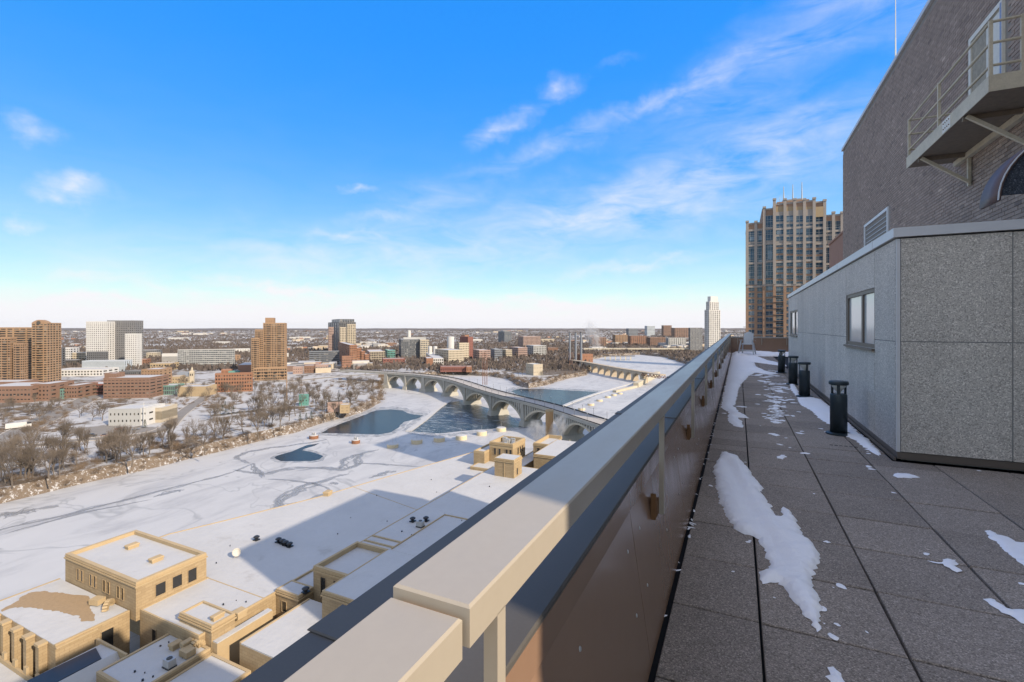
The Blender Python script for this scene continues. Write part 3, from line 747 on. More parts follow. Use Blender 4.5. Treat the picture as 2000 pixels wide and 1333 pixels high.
# river ice: wind-swept snow over grey ice, thin refrozen leads
m_i, nt, bs = node_mat('river_ice')
n1 = noise_tex(nt, .012, 6, .6, stretch=(1, .45, 1), dist=.8); n2 = noise_tex(nt, .05, 5, .65, stretch=(1, .35, 1), dist=1.2); n3 = noise_tex(nt, .5, 4, .6)
n0 = noise_tex(nt, .016, 3, .5, dist=1.6)
base = ramp(nt, n2, [(0, (.23,.235,.24)), (.36, (.34,.34,.345)), (.52, (.42,.42,.42)), (1, (.49,.487,.484))])
lead = mth(nt, 'ABSOLUTE', mth(nt, 'SUBTRACT', n0, .5))
leadm = mth(nt, 'MULTIPLY', mth(nt, 'SUBTRACT', 1.0, mth(nt, 'DIVIDE', lead, .016), clamp=True), mth(nt, 'MULTIPLY', n2, .9))
colr = mixc_(nt, leadm, base, (.17,.178,.183))
colr = mixc_(nt, mth(nt, 'MULTIPLY', n3, .12), colr, (.62,.62,.63))
nt.links.new(colr, bs.inputs['Base Color']); bs.inputs['Roughness'].default_value = .55; bs.inputs['Specular IOR Level'].default_value = .3
M['ice'] = m_i
m_w, nt, bs = node_mat('river_water')
bs.inputs['Base Color'].default_value = (.020,.026,.030,1); bs.inputs['Roughness'].default_value = .2; bs.inputs['IOR'].default_value = 1.33; bs.inputs['Specular IOR Level'].default_value = .24
bump(nt, bs, noise_tex(nt, .9, 4, .6, stretch=(1, .6, 1)), .30, .35); M['water'] = m_w
m_f, nt, bs = node_mat('river_rapids')
nf = noise_tex(nt, .10, 7, .72, stretch=(.6, 1.6, 1), dist=1.5); nf2 = noise_tex(nt, .8, 4, .7)
fm = mth(nt, 'MULTIPLY', mth(nt, 'MULTIPLY', mth(nt, 'SUBTRACT', nf, .50, clamp=True), 6, clamp=True), mth(nt, 'MULTIPLY', nf2, 1.3), clamp=True)
nt.links.new(mixc_(nt, fm, (.022,.036,.042), (.50,.52,.53)), bs.inputs['Base Color']); bs.inputs['Roughness'].default_value = .22
bump(nt, bs, noise_tex(nt, 1.2, 5, .7), .9, .4); M['rapids'] = m_f
river = MB().quad((-3000,-1500,ZR), (3000,-1500,ZR), (3000,4000,ZR), (-3000,4000,ZR)).build('river', M['ice']); struct(river)

# ground: snow, dead grass, woods floor, mixed at several scales
m_g, nt, bs = node_mat('winter_ground')
g1 = noise_tex(nt, .012, 6, .62, dist=.6); g2 = noise_tex(nt, .11, 5, .62); g3 = noise_tex(nt, .0016, 4, .55, stretch=(1, .5, 1)); g4 = noise_tex(nt, 1.4, 3, .6)
cov = mth(nt, 'ADD', mth(nt, 'MULTIPLY', g1, .55), mth(nt, 'ADD', mth(nt, 'MULTIPLY', g2, .45), mth(nt, 'MULTIPLY', mth(nt, 'SUBTRACT', g3, .5), .5)))
brown = ramp(nt, g4, [(0, (.065,.054,.045)), (.5, (.13,.105,.084)), (1, (.215,.175,.135))])
snowc = ramp(nt, g2, [(0, (.33,.33,.335)), (1, (.47,.47,.475))])
gcol = mixc_(nt, ramp(nt, cov, [(0, (0,0,0)), (.49, (0,0,0)), (.54, (1,1,1)), (1, (1,1,1))]), brown, snowc)
nt.links.new(gcol, bs.inputs['Base Color']); bs.inputs['Roughness'].default_value = .9; bs.inputs['Specular IOR Level'].default_value = .15
bump(nt, bs, g4, .5, .4); M['ground'] = m_g

shore_e = [(-700,1165),(-350,1066),(-120,1008),(0,978),(120,950),(250,922),(380,890),(470,868),(560,846),(640,822),(700,806),(735,788),(742,772),(738,756),(742,745),(760,739),(812,736),(850,733),(905,732),(960,735),(1000,741),(1015,752),(1030,758),(1062,752),(1098,741),(1140,733),(1152,722),(1140,710),(1152,703),(1180,697),(1250,693),(1300,698),(1345,712)]
shore = [tuple(P(a, b, ZR)[:2]) for a, b in shore_e]
# smooth and roughen the line
sh2 = []
for i in range(len(shore)-1):
    a, b = Vector(shore[i]), Vector(shore[i+1]); k = max(1, min(14, int((b-a).length/9)))
    for q in range(k):
        p = a.lerp(b, q/k); j = noise.noise(Vector((p.x*.03, p.y*.03, 0)))*4 + noise.noise(Vector((p.x*.12, p.y*.12, 3)))*2.2
        sh2.append((p.x+j*.6, p.y+j))
sh2 += [shore[-1], (-40, 420), (-62, 330), (-62, 215), (-116, 205), (-117, 60), (-117, -300), (shore[0][0], -900)]
riverpoly = sh2
B_ = 14000
outer = [(-B_, -3000), (B_, -3000), (B_, B_), (-B_, B_)]
pts = [Vector(p) for p in outer] + [Vector(p) for p in riverpoly]; nr_ = len(riverpoly)
ed_ = [(0,1),(1,2),(2,3),(3,0)] + [(4+i, 4+(i+1) % nr_) for i in range(nr_)]
rs = delaunay_2d_cdt(pts, ed_, [], 0, 1e-4)
fs = [tuple(f) for f in rs[2] if not inside(((rs[0][f[0]]+rs[0][f[1]]+rs[0][f[2]])/3), riverpoly)]
me = bpy.data.meshes.new('ground'); me.from_pydata([(v.x, v.y, ZG) for v in rs[0]], [], fs); me.materials.append(M['ground'])
me.update()
if me.polygons[0].normal.z < 0: me.flip_normals()
ground = struct(link('ground', me))
# sloping bank down to the ice
sk = MB(); cx_ = Vector((-250, 180))
ins = []
for i in range(nr_):
    p = Vector(riverpoly[i]); a = Vector(riverpoly[i-1]); c = Vector(riverpoly[(i+1) % nr_]); t = (c-a).normalized(); nn = Vector((-t.y, t.x))
    if not inside(p+nn*2, riverpoly): nn = -nn
    ins.append(p + nn*(4.5+2*noise.noise(Vector((p.x*.05, p.y*.05, 9)))))
for i in range(nr_-8):
    j = i+1; a, b = riverpoly[i], riverpoly[j]; sk.quad((a[0],a[1],ZG), (b[0],b[1],ZG), (ins[j].x,ins[j].y,ZR-.2), (ins[i].x,ins[i].y,ZR-.2))
struct(sk.build('river_bank', M['bank']))
# low rock and shrub crust on the bank edge, hard to count
def ribbon(pts2, w, z, closed=False):
    vv, ff = [], []
    for i, p in enumerate(pts2):
        p = Vector(p); a = Vector(pts2[max(0, i-1)]); c = Vector(pts2[min(len(pts2)-1, i+1)]); t = (c-a).normalized(); nn = Vector((-t.y, t.x))
        ww = w[i] if isinstance(w, (list, tuple)) else w
        vv += [(p.x+nn.x*ww/2, p.y+nn.y*ww/2, z), (p.x-nn.x*ww/2, p.y-nn.y*ww/2, z)]
    for i in range(len(pts2)-1): ff.append((2*i, 2*i+1, 2*i+3, 2*i+2))
    return vv, ff
def smooth(pts2, k=6):
    out = []; n_ = len(pts2)
    for i in range(n_-1):
        p0, p1, p2, p3 = [Vector(pts2[max(0, min(n_-1, q))]) for q in (i-1, i, i+1, i+2)]
        for s_ in range(k):
            t = s_/k; out.append(.5*((2*p1)+(p2-p0)*t+(2*p0-5*p1+4*p2-p3)*t*t+(3*p1-p0-3*p2+p3)*t**3))
    out.append(Vector(pts2[-1])); return out
M['asphalt'] = mat('winter_asphalt', (.20,.185,.17), rough=.9, var=.22, scale=.12, fine=1.2)
M['concrete_walk'] = mat('concrete_walk', (.42,.38,.33), rough=.9, var=.15, scale=.3)
def road(pxs, w, name='road', z=ZG+.12, m='asphalt', kerb=True):
    c = smooth([tuple(P(a, b, z)[:2]) for a, b in pxs]); vv, ff = ribbon(c, w, z)
    me = bpy.data.meshes.new(name); me.from_pydata(vv, [], ff); me.materials.append(M[m]); me.update()
    if me.polygons and me.polygons[0].normal.z < 0: me.flip_normals()
    o = struct(link(name, me))
    if kerb:
        for s_ in (0, 1):
            k = MB()
            for i in range(len(c)-1):
                a, b = Vector(vv[2*i+s_]), Vector(vv[2*i+2+s_]); k.bar(a+Vector((0,0,.02)), b+Vector((0,0,.02)), .7, .3)
            k.build('kerb', M['concrete_walk'], o)
    return o
road([(-200,985),(-60,910),(30,850),(95,815),(150,790),(185,772),(225,757)], 19)
road([(60,872),(150,860),(250,853),(320,838),(352,810),(385,786),(415,768),(470,752)], 10.5)
road([(300,845),(270,862),(235,880),(205,902)], 4, 'path', m='concrete_walk', kerb=False)
road([(420,818),(470,812),(520,808),(560,805),(620,800),(680,794)], 5, 'path', m='asphalt', kerb=False)
road([(0,935),(120,918),(230,894),(330,868),(400,848)], 3.4, 'path', m='asphalt', kerb=False)
road([(490,742),(560,745),(640,738),(700,733),(752,731)], 13)
lot = [P(a, b, ZG+.10) for a, b in ((118,850),(128,838),(200,832),(300,835),(330,836),(322,842),(260,846),(190,850))]
me = bpy.data.meshes.new('car_park'); me.from_pydata([tuple(p) for p in lot], [], [tuple(range(len(lot)))]); me.materials.append(M['asphalt']); me.update()
if me.polygons[0].normal.z < 0: me.flip_normals()
struct(link('car_park', me))
def patch(name, pxs, z, m):
    pts_ = [Vector(P(a, b, z)[:2]) for a, b in pxs]; dense = []
    for i in range(len(pts_)):
        a, b = pts_[i], pts_[(i+1) % len(pts_)]; k = max(1, min(10, int((b-a).length/5)))
        for q in range(k):
            p = a.lerp(b, q/k); j = noise.noise(Vector((p.x*.11, p.y*.11, 5)))*1.6; dense.append((p.x+j, p.y+j*.7))
    r_ = delaunay_2d_cdt([Vector(p) for p in dense], [(i, (i+1) % len(dense)) for i in range(len(dense))], [], 1, 1e-4)
    me = bpy.data.meshes.new(name); me.from_pydata([(v.x, v.y, z) for v in r_[0]], [], [tuple(f) for f in r_[2]]); me.materials.append(m); me.update()
    if me.polygons and me.polygons[0].normal.z < 0: me.flip_normals()
    return struct(link(name, me))
patch('water', [(626,846),(660,830),(700,815),(735,802),(762,800),(785,802),(800,809),(826,812),(815,818),(790,824),(780,834),(762,845),(740,849),(700,848),(665,847)], ZR+.05, M['water'])
patch('water', [(536,893),(548,888),(572,882),(590,880),(612,884),(633,891),(622,898),(605,901),(548,901),(540,897)], ZR+.05, M['water'])
patch('water', [(572,882),(585,876),(600,870),(626,866),(618,871),(596,877),(588,882)], ZR+.051, M['water'])
patch('water', [(798,842),(812,828),(828,818),(842,804),(856,798),(880,786),(905,782),(960,800),(1000,814),(1030,835),(985,836),(960,838),(905,842),(860,847),(830,845)], ZR+.05, M['rapids'])
patch('water', [(998,765),(1012,760),(1060,760),(1110,763),(1172,766),(1130,782),(1092,796),(1060,786),(1020,775)], ZR+.05, M['water'])
SLUSH_RIMS = [[(626,846),(660,830),(700,815),(735,802),(762,800),(785,802),(800,809),(826,812),(815,818),(790,824),(780,834),(762,845),(740,849),(700,848),(665,847)], [(536,893),(548,888),(572,882),(590,880),(612,884),(633,891),(622,898),(605,901),(548,901),(540,897)], [(798,842),(812,828),(828,818),(860,847),(905,842),(960,838),(1030,835),(985,840),(905,848),(850,851)], [(998,765),(1012,760),(1060,760),(1110,763),(1172,766),(1130,782),(1092,796),(1060,786),(1020,775)]]
# concrete apron / weir edge running from the bridge to the near water
w_ = MB(); c = smooth([tuple(P(a, b, ZR)[:2]) for a, b in ((798,843),(830,820),(860,795),(880,783))])
for a, b in zip(c, c[1:]): w_.bar((a.x, a.y, ZR+.2), (b.x, b.y, ZR+.2), 5, 1.0)
tag(w_.build('weir', M['snow_roof']), 'snowy low weir edge beside the open rapids under the arched bridge', 'weir')
w_ = MB(); c = smooth([tuple(P(a, b, ZR)[:2]) for a, b in ((1092,798),(1130,782),(1180,765),(1238,748))])
for a, b in zip(c, c[1:]): w_.bar((a.x, a.y, ZR+.3), (b.x, b.y, ZR+.3), 4, 1.2)
tag(w_.build('weir', M['snow_roof']), 'snowy weir edge along the dark water beyond the arched bridge', 'weir')

# grey slush leads winding over the ice
m_s, nt, bs = node_mat('slush_lead')
at_ = nt.nodes.new('ShaderNodeAttribute'); at_.attribute_name = 'core'
nn_ = noise_tex(nt, .22, 7, .75, stretch=(1, 1, 1), dist=1.5)
al = mth(nt, 'MULTIPLY', mth(nt, 'SUBTRACT', mth(nt, 'ADD', mth(nt, 'MULTIPLY', at_.outputs['Fac'], .75), mth(nt, 'MULTIPLY', nn_, 1.3)), .80), 1.8, clamp=True)
bs.inputs['Base Color'].default_value = (.30,.305,.31,1); bs.inputs['Roughness'].default_value = .4
nt.links.new(mth(nt, 'MULTIPLY', al, .75), bs.inputs['Alpha']); M['slush'] = m_s
m_r, nt, bs = node_mat('rim_ice'); bs.inputs['Base Color'].default_value = (.24,.25,.26,1); bs.inputs['Roughness'].default_value = .35
nt.links.new(mth(nt, 'MULTIPLY', mth(nt, 'SUBTRACT', noise_tex(nt, .16, 7, .72, dist=1), .40), 2.6, clamp=True), bs.inputs['Alpha']); M['rim_ice'] = m_r
leads = [([(-60,1052),(0,1035),(100,1012),(200,988),(330,955),(430,930),(495,905)], 5), ([(-60,1028),(10,1008),(60,996),(110,992)], 14), ([(0,1046),(160,1003),(300,975)], 4),
         ([(495,905),(470,900),(462,893),(480,885),(520,876),(560,872),(610,864),(640,858)], 6), ([(455,918),(500,925),(520,925),(560,916),(620,914),(665,917),(690,912),(698,896),(708,886),(740,878)], 7),
         ([(495,905),(500,918),(515,934)], 5), ([(665,917),(672,900),(690,892),(710,888)], 8), ([(515,936),(580,940),(630,950),(650,965)], 3.5), ([(690,905),(760,908),(830,912)], 4), ([(530,1000),(570,965),(610,945),(680,925)], 9),
         ([(720,935),(750,925),(775,920)], 8), ([(640,946),(650,944),(662,946)], 6), ([(300,972),(340,960),(360,958)], 7), ([(560,985),(590,980),(640,962)], 5)]
sv, sf, sc_ = [], [], []
rl = random.Random(3)
for pl, w in leads:
    base_ = smooth([tuple(P(a, b, ZR)[:2]) for a, b in pl], 14)
    for strand in range(4):
        c = base_; o0 = len(sv); sd = rl.uniform(0, 99); i0 = 0 if strand == 0 else rl.randrange(0, max(1, len(c)//3)); i1 = len(c) if strand == 0 else rl.randrange(2*len(c)//3, len(c)); c = c[i0:i1]
        if len(c) < 4: continue
        for i, p in enumerate(c):
            a, b = c[max(0, i-1)], c[min(len(c)-1, i+1)]; t = (b-a).normalized(); nn = Vector((-t.y, t.x)); e = min(1, i/4, (len(c)-1-i)/4)
            off = (noise.noise(Vector((i*.11, sd, 2)))*1.1)*w*(.25 if strand == 0 else .8)
            ww = w*(.30 if strand == 0 else .20)*(1+.9*noise.noise(Vector((i*.3, sd, 1))))*max(.15, e)
            for k, q in ((-1, 0), (0, 1), (1, 0)): sv.append((p.x+nn.x*(off+ww*k), p.y+nn.y*(off+ww*k), ZR+.03+.004*strand)); sc_.append(q*1.0)
        for i in range(len(c)-1):
            for k in range(2): r_ = o0+3*i+k; sf.append((r_, r_+1, r_+4, r_+3))
me = bpy.data.meshes.new('slush'); me.from_pydata(sv, [], sf); me.materials.append(M['slush'])
a_ = me.attributes.new('core', 'FLOAT', 'POINT'); a_.data.foreach_set('value', sc_); me.update()
tag(stuff(link('slush_streaks', me)), 'grey refrozen slush streaks winding over the snowy river ice', 'ice')

for rim in SLUSH_RIMS:                                   # rotten grey ice round the open water
    cxm = sum(p[0] for p in rim)/len(rim); cym = sum(p[1] for p in rim)/len(rim)
    patch('thin_ice', [(cxm+(a-cxm)*1.10+(a-cxm)/abs((a-cxm) or 1)*4, cym+(b-cym)*1.16+(b-cym)/abs((b-cym) or 1)*1.5) for a, b in rim], ZR+.026, M['rim_ice'])
# ------------------------------------------------------------------ mooring cells in the river
M['cell'] = mat('cell_concrete', (.60,.50,.34), rough=.85, var=.2, scale=.6)
M['cell_rust'] = mat('cell_rust', (.22,.10,.055), rough=.85, var=.35, scale=.8)
def cell(px, py, rpx, hpx, label, rusty=False, post=True):
    p = P(px, py, ZR); D = depth(p); r = rpx*D/FPX; h = hpx*D/FPX
    t = thing('mooring_cell', label, 'mooring cell', (p.x, p.y, ZR), 0, 'round mooring cells standing in the river ice')
    MB().lathe(0, 0, [(r, -.3), (r, h), (r*.96, h+.05)], 28).build('drum', M['cell_rust'] if rusty else M['cell'], t)
    MB().lathe(0, 0, [(r*.93, h+.05), (r*.9, h+.35), (r*.5, h+.5), (.1, h+.55)], 20).build('snow_cap', M['snow_roof'], t)
    if rusty:
        for k in range(4): MB().box(-r*.5+k*r*.3, -r*.5+k*r*.3+r*.16, -r*.2, r*.1, h+.4, h+1.8+.5*(k % 2)).build('bollard_stub', M['snow_roof'], t)
    if post: MB().tube((0, 0, h), (0, 0, h+r*1.2), .10, .06, 6).build('marker_post', M['galv'], t)
cell(613,857,8.5,6,'rust-red mooring cell nearest the wooded bank', True); cell(695,866,8,6,'rust-red mooring cell second from the wooded bank', True)
for i, (px, py, r, h) in enumerate(((767,874,11,6),(814,866,11,7),(858,862,11,7),(901,858,11,7),(941,850,10,7),(979,842,9.5,6))):
    cell(px, py, r, h, ['third mooring cell from the wooded bank, cream with a lamp on top','fourth mooring cell, grey in tower shadow','fifth mooring cell, at the edge of the tower shadow','sixth mooring cell, cream and fully sunlit','seventh mooring cell, just left of the sandstone pavilion','eighth mooring cell, nearest the arched bridge'][i])
for i, (px, py) in enumerate(((1136,801),(1154,792),(1171,784),(1187,777),(1199,773),(1211,770))):
    cell(px, py, 7-i*.45, 3.5-.2*i, ['first cream mooring cell beyond the arched bridge, next to its railing','second cream mooring cell beyond the arched bridge','third cream mooring cell beyond the arched bridge','fourth cream mooring cell beyond the arched bridge','fifth cream mooring cell beyond the arched bridge','last small cream mooring cell toward the lock wall'][i], post=False)

# ================================================================== THIRD BRIDGE (arches)
M['br_conc'] = mat('bridge_concrete', (.37,.355,.315), rough=.9, var=.15, scale=.12, streak=.8)
M['br_arch_lit'] = mat('bridge_arch_concrete_lit', (.48,.43,.34), rough=.9, var=.16, scale=.1, streak=.5)  # paler than the other bridge concrete: the arches' lit look put into the colour
M['br_road'] = mat('bridge_road', (.36,.335,.31), rough=.9, var=.12, scale=.1)
M['iron'] = mat('dark_iron', (.05,.05,.05), rough=.6, var=.1)
ZD = -62.0; BW = 16.5
bp = smooth([(-520,512), (-436,510), (-373,501), (-313,475), (-237,414), (-190,380), (-140,347), (-95,309), (-40,262)], 24)
def along(px):
    best = min(range(len(bp)), key=lambda i: abs(pix((bp[i].x, bp[i].y, ZD))[0]-px)); return best
bridge = thing('arch_bridge', 'long curving concrete arch bridge crossing the frozen river', 'bridge', (bp[0].x, bp[0].y, ZR))
bo = Vector((bp[0].x, bp[0].y, ZR))
def bn(i):
    t = (bp[min(len(bp)-1, i+1)]-bp[max(0, i-1)]).normalized(); return t, Vector((-t.y, t.x)) if (-t.y*0+t.x) > 0 else Vector((t.y, -t.x))
def brp(i, off, z):
    t, n_ = bn(i)
    if n_.y < 0: n_ = -n_
    p = bp[i]+n_*off; return Vector((p.x, p.y, z))-bo
def strip(o0, o1, z0, z1, i0=0, i1=None, name='deck', m='br_conc'):
    q = MB(); i1 = len(bp)-1 if i1 is None else i1
    for i in range(i0, i1):
        q.quadbox([brp(i,o0,z0), brp(i+1,o0,z0), brp(i+1,o1,z0), brp(i,o1,z0), brp(i,o0,z1), brp(i+1,o0,z1), brp(i+1,o1,z1), brp(i,o1,z1)])
    return q.build(name, M[m], bridge)
strip(-.6, BW+.6, ZD-1.4, ZD-.25, name='deck'); strip(2.6, BW-2.6, ZD-.249, ZD-.12, name='roadway', m='br_road')
strip(0, 2.6, ZD-.249, ZD+.02, name='footway', m='br_road'); strip(BW-2.6, BW, ZD-.249, ZD+.02, name='footway', m='br_road')
strip(-.4, -.1, ZD-.2, ZD+.95, name='parapet', m='br_conc'); strip(BW+.1, BW+.4, ZD-.2, ZD+.9, name='parapet', m='iron')
strip(2.7, 2.85, ZD-.11, ZD+.7, name='guard_rail', m='iron')
spans = [752, 792, 826, 867, 908, 958, 1021, 1098, 1180]
sp_i = [along(q) for q in spans]
for k, (a, b) in enumerate(zip(sp_i, sp_i[1:])):
    i0, i1 = min(a, b), max(a, b)
    if i1-i0 < 2: continue
    rise_top = ZD-2.6; zs = ZR+2.5
    def arc(t): return zs+(rise_top-zs)*(1-(2*t-1)**2)**.62
    N = 18
    def at_t(t, off, z):
        f = i0+(i1-i0)*t; i = min(len(bp)-2, int(f)); fr = f-i
        return brp(i, off, z)*(1-fr)+brp(i+1, off, z)*fr
    for (o0, o1) in ((.3, 4.2), (BW-4.2, BW-.3)):
        q = MB()
        for j in range(N):
            t0, t1 = .04+.92*j/N, .04+.92*(j+1)/N; th0 = 1.3+1.6*abs(2*t0-1)**2; th1 = 1.3+1.6*abs(2*t1-1)**2
            q.quadbox([at_t(t0,o0,arc(t0)-th0), at_t(t1,o0,arc(t1)-th1), at_t(t1,o1,arc(t1)-th1), at_t(t0,o1,arc(t0)-th0), at_t(t0,o0,arc(t0)), at_t(t1,o0,arc(t1)), at_t(t1,o1,arc(t1)), at_t(t0,o1,arc(t0))])
        q.build('arch_rib', M['br_arch_lit'], bridge)
    for (o0, o1) in ((.5, 1.3), (BW-1.3, BW-.5)):
        q = MB(); nc = max(8, int((i1-i0)*1.0)); nc = 18
        for j in range(1, nc):
            t = j/nc; z0 = arc(t)
            if ZD-1.4-z0 < .8: continue
            hw = .28/nc
            q.quadbox([at_t(t-hw,o0,z0-.3), at_t(t+hw,o0,z0-.3), at_t(t+hw,o1,z0-.3), at_t(t-hw,o1,z0-.3), at_t(t-hw,o0,ZD-1.41), at_t(t+hw,o0,ZD-1.41), at_t(t+hw,o1,ZD-1.41), at_t(t-hw,o1,ZD-1.41)])
        stuff(q.build('spandrel_columns', M['br_conc'], bridge))
for k, i in enumerate(sp_i):
    w = 1 if k else 2; q = MB(); i0, i1 = max(0, i-w), min(len(bp)-1, i+w)
    t, n_ = bn(i)
    if n_.y < 0: n_ = -n_
    p = bp[i]; ww = 4.5 if k in (0, 2) else 2.4
    def c_(s_, o, z): v = p+t*s_+n_*o; return Vector((v.x, v.y, z))-bo
    q.quadbox([c_(-ww,-.3,ZR-.5), c_(ww,-.3,ZR-.5), c_(ww,BW+.3,ZR-.5), c_(-ww,BW+.3,ZR-.5), c_(-ww*.55,-.55,ZD-1.42), c_(ww*.55,-.55,ZD-1.42), c_(ww*.55,BW+.55,ZD-1.42), c_(-ww*.55,BW+.55,ZD-1.42)])
    q.quadbox([c_(-ww*1.7,-1.8,ZR-.5), c_(ww*1.7,-1.8,ZR-.5), c_(ww*1.7,BW+1.8,ZR-.5), c_(-ww*1.7,BW+1.8,ZR-.5), c_(-ww*1.2,-.9,ZR+4.2), c_(ww*1.2,-.9,ZR+4.2), c_(ww*1.2,BW+.9,ZR+4.2), c_(-ww*1.2,BW+.9,ZR+4.2)])
    q.build('pier', M['br_conc'], bridge)
# lamp posts along both footways
def lamp_post():
    r = thing('street_lamp', 'x', 'street lamp')
    MB().tube((0,0,0), (0,0,5.2), .13, .08, 6).build('post', M['iron'], r); MB().lathe(0, 0, [(.10,5.2),(.28,5.45),(.30,5.9),(.06,6.1)], 8).build('lantern', M['galv'], r)
    MB().lathe(0, 0, [(.28,0),(.22,.5),(.14,.6)], 8).build('base', M['iron'], r); return r
lp = lamp_post(); first = True
for s_, off in ((0, .35), (1, BW-.35)):
    for i in range(26, len(bp)-10, 6):
        v = brp(i, off, ZD+.02)+bo; o = lp if first else copy_tree(lp); first = False
        o.location = v; o['label'] = ('dark lamp post on the near footway of the arch bridge', 'dark lamp post on the far footway of the arch bridge')[s_]
        o['group'] = ('near-side lamp posts on the arch bridge', 'far-side lamp posts on the arch bridge')[s_]

# ------------------------------------------------------------------ stone arch bridge further downstream
M['stone'] = mat('old_limestone', (.40,.33,.25), rough=.95, var=.25, scale=.15, fine=1.5)
sb_pts = [tuple(P(a, b, ZR+15)[:2]) for a, b in ((1112,704.5),(1132,707),(1165,713),(1200,719.5),(1240,726),(1290,734))]
sp = smooth(sb_pts, 16); so = Vector((sp[0].x, sp[0].y, ZR))
sb = thing('stone_bridge', 'old stone bridge with a row of round arches crossing downstream', 'bridge', so)
def sn(i):
    t = (sp[min(len(sp)-1, i+1)]-sp[max(0, i-1)]).normalized(); n_ = Vector((-t.y, t.x)); return t, n_ if n_.y > 0 else -n_
def spt(f, off, z):
    i = min(len(sp)-2, int(f)); fr = f-i; a = sp[i].lerp(sp[i+1], fr); t, n_ = sn(i); v = a+n_*off; return Vector((v.x, v.y, z))-so
imax = min(range(len(sp)), key=lambda i: abs(pix((sp[i].x, sp[i].y, ZR+15))[0]-1252))
i00 = min(range(len(sp)), key=lambda i: abs(pix((sp[i].x, sp[i].y, ZR+15))[0]-1134))
na = 9; W2 = 8.5; zt = ZR+15
edges = [i00+(imax-i00)*k/na for k in range(na+1)]
for k in range(na):
    a, b = edges[k], edges[k+1]; q = MB(); N = 12; pw = .10
    pts_ = []
    for j in range(N+1):
        t = j/N; ang = math.pi*(1-t); f = a+(b-a)*(.5+.5*(1-2*pw)*math.cos(ang)); z = ZR+4.5+8.0*math.sin(ang); pts_.append((f, z))
    for j in range(N):
        (f0, z0), (f1, z1) = pts_[j], pts_[j+1]
        q.quadbox([spt(f0,0,z0), spt(f1,0,z1), spt(f1,W2,z1), spt(f0,W2,z0), spt(f0,0,zt), spt(f1,0,zt), spt(f1,W2,zt), spt(f0,W2,zt)])
    q.build('arch', M['stone'], sb)
for k in range(na+1):
    f = edges[k]; hw = (edges[1]-edges[0])*.10; q = MB()
    q.quadbox([spt(f-hw*1.15,-1.2,ZR-.5), spt(f+hw*1.15,-1.2,ZR-.5), spt(f+hw*1.15,W2+1.2,ZR-.5), spt(f-hw*1.15,W2+1.2,ZR-.5), spt(f-hw,-.01,zt-.02), spt(f+hw,-.01,zt-.02), spt(f+hw,W2+.01,zt-.02), spt(f-hw,W2+.01,zt-.02)])
    q.build('pier', M['stone'], sb)
q = MB()
for i in range(len(sp)-1): q.quadbox([spt(i,-.4,zt), spt(i+1,-.4,zt), spt(i+1,W2+.4,zt), spt(i,W2+.4,zt), spt(i,-.4,zt+1.3), spt(i+1,-.4,zt+1.3), spt(i+1,W2+.4,zt+1.3), spt(i,W2+.4,zt+1.3)])
q.build('deck', M['stone'], sb)
M['rust_truss'] = mat('rusty_truss', (.20,.09,.06), rough=.8, var=.3, scale=.4)
q = MB()
for i in range(imax, len(sp)-1, 2):
    for off in (-.5, W2+.5):
        q.bar(spt(i,off,zt-4), spt(i+1,off,zt), .5, .5); q.bar(spt(i+1,off,zt), spt(min(len(sp)-1,i+2),off,zt-4), .5, .5)
for off in (-.5, W2+.5):
    for i in range(imax, len(sp)-1): q.bar(spt(i,off,zt-4), spt(i+1,off,zt-4), .6, .6)
stuff(q.build('truss', M['rust_truss'], sb))
# lock wall and low works by the right bank
M['lock'] = mat('lock_concrete', (.45,.40,.31), rough=.9, var=.2, scale=.2)
w_ = MB(); a, b = P(1242, 757, ZR), P(1285, 733, ZR); w_.bar((a.x,a.y,ZR+3), (b.x,b.y,ZR+3), 7, 6.4); a, b = P(1200, 767, ZR), P(1242, 757, ZR); w_.bar((a.x,a.y,ZR+1.2), (b.x,b.y,ZR+1.2), 5, 2.8)
tag(w_.build('lock_wall', M['lock']), 'tan concrete lock wall running out from the stone bridge', 'wall')
# far highway bridge on tall piers
hb = thing('highway_bridge', 'long pale highway bridge far downstream on tall piers', 'bridge', P(1150, 700, ZR))
ho = hb.location.copy(); Dh = 1450
def hp(px, z, dd=0): return PD(px, Dh+dd, z)-ho
MB().quadbox([hp(1140,-69), hp(1352,-69), hp(1352,-69,28), hp(1140,-69,28), hp(1140,-65.5), hp(1352,-65.5), hp(1352,-65.5,28), hp(1140,-65.5,28)]).build('deck', M['lock'], hb)
for px in (1165, 1190, 1236, 1282, 1318):
    MB().quadbox([hp(px-2.2,ZR), hp(px+2.2,ZR), hp(px+2.2,ZR,20), hp(px-2.2,ZR,20), hp(px-4,-69.02,2), hp(px+4,-69.02,2), hp(px+4,-69.02,24), hp(px-4,-69.02,24)]).build('pier', M['lock'], hb)
hb2 = thing('highway_bridge', 'lower flat bridge with many short piers below the highway bridge', 'bridge', P(1180, 705, ZR))
ho2 = hb2.location.copy()
def hp2(px, z, dd=0): return PD(px, 1180+dd, z)-ho2
MB().quadbox([hp2(1176,-73), hp2(1240,-73), hp2(1240,-73,9), hp2(1176,-73,9), hp2(1176,-71.5), hp2(1240,-71.5), hp2(1240,-71.5,9), hp2(1176,-71.5,9)]).build('deck', M['iron'], hb2)
for px in range(1182, 1240, 10):
    MB().quadbox([hp2(px-1,ZR), hp2(px+1,ZR), hp2(px+1,ZR,8), hp2(px-1,ZR,8), hp2(px-1,-73.01), hp2(px+1,-73.01), hp2(px+1,-73.01,8), hp2(px-1,-73.01,8)]).build('pier', M['lock'], hb2)

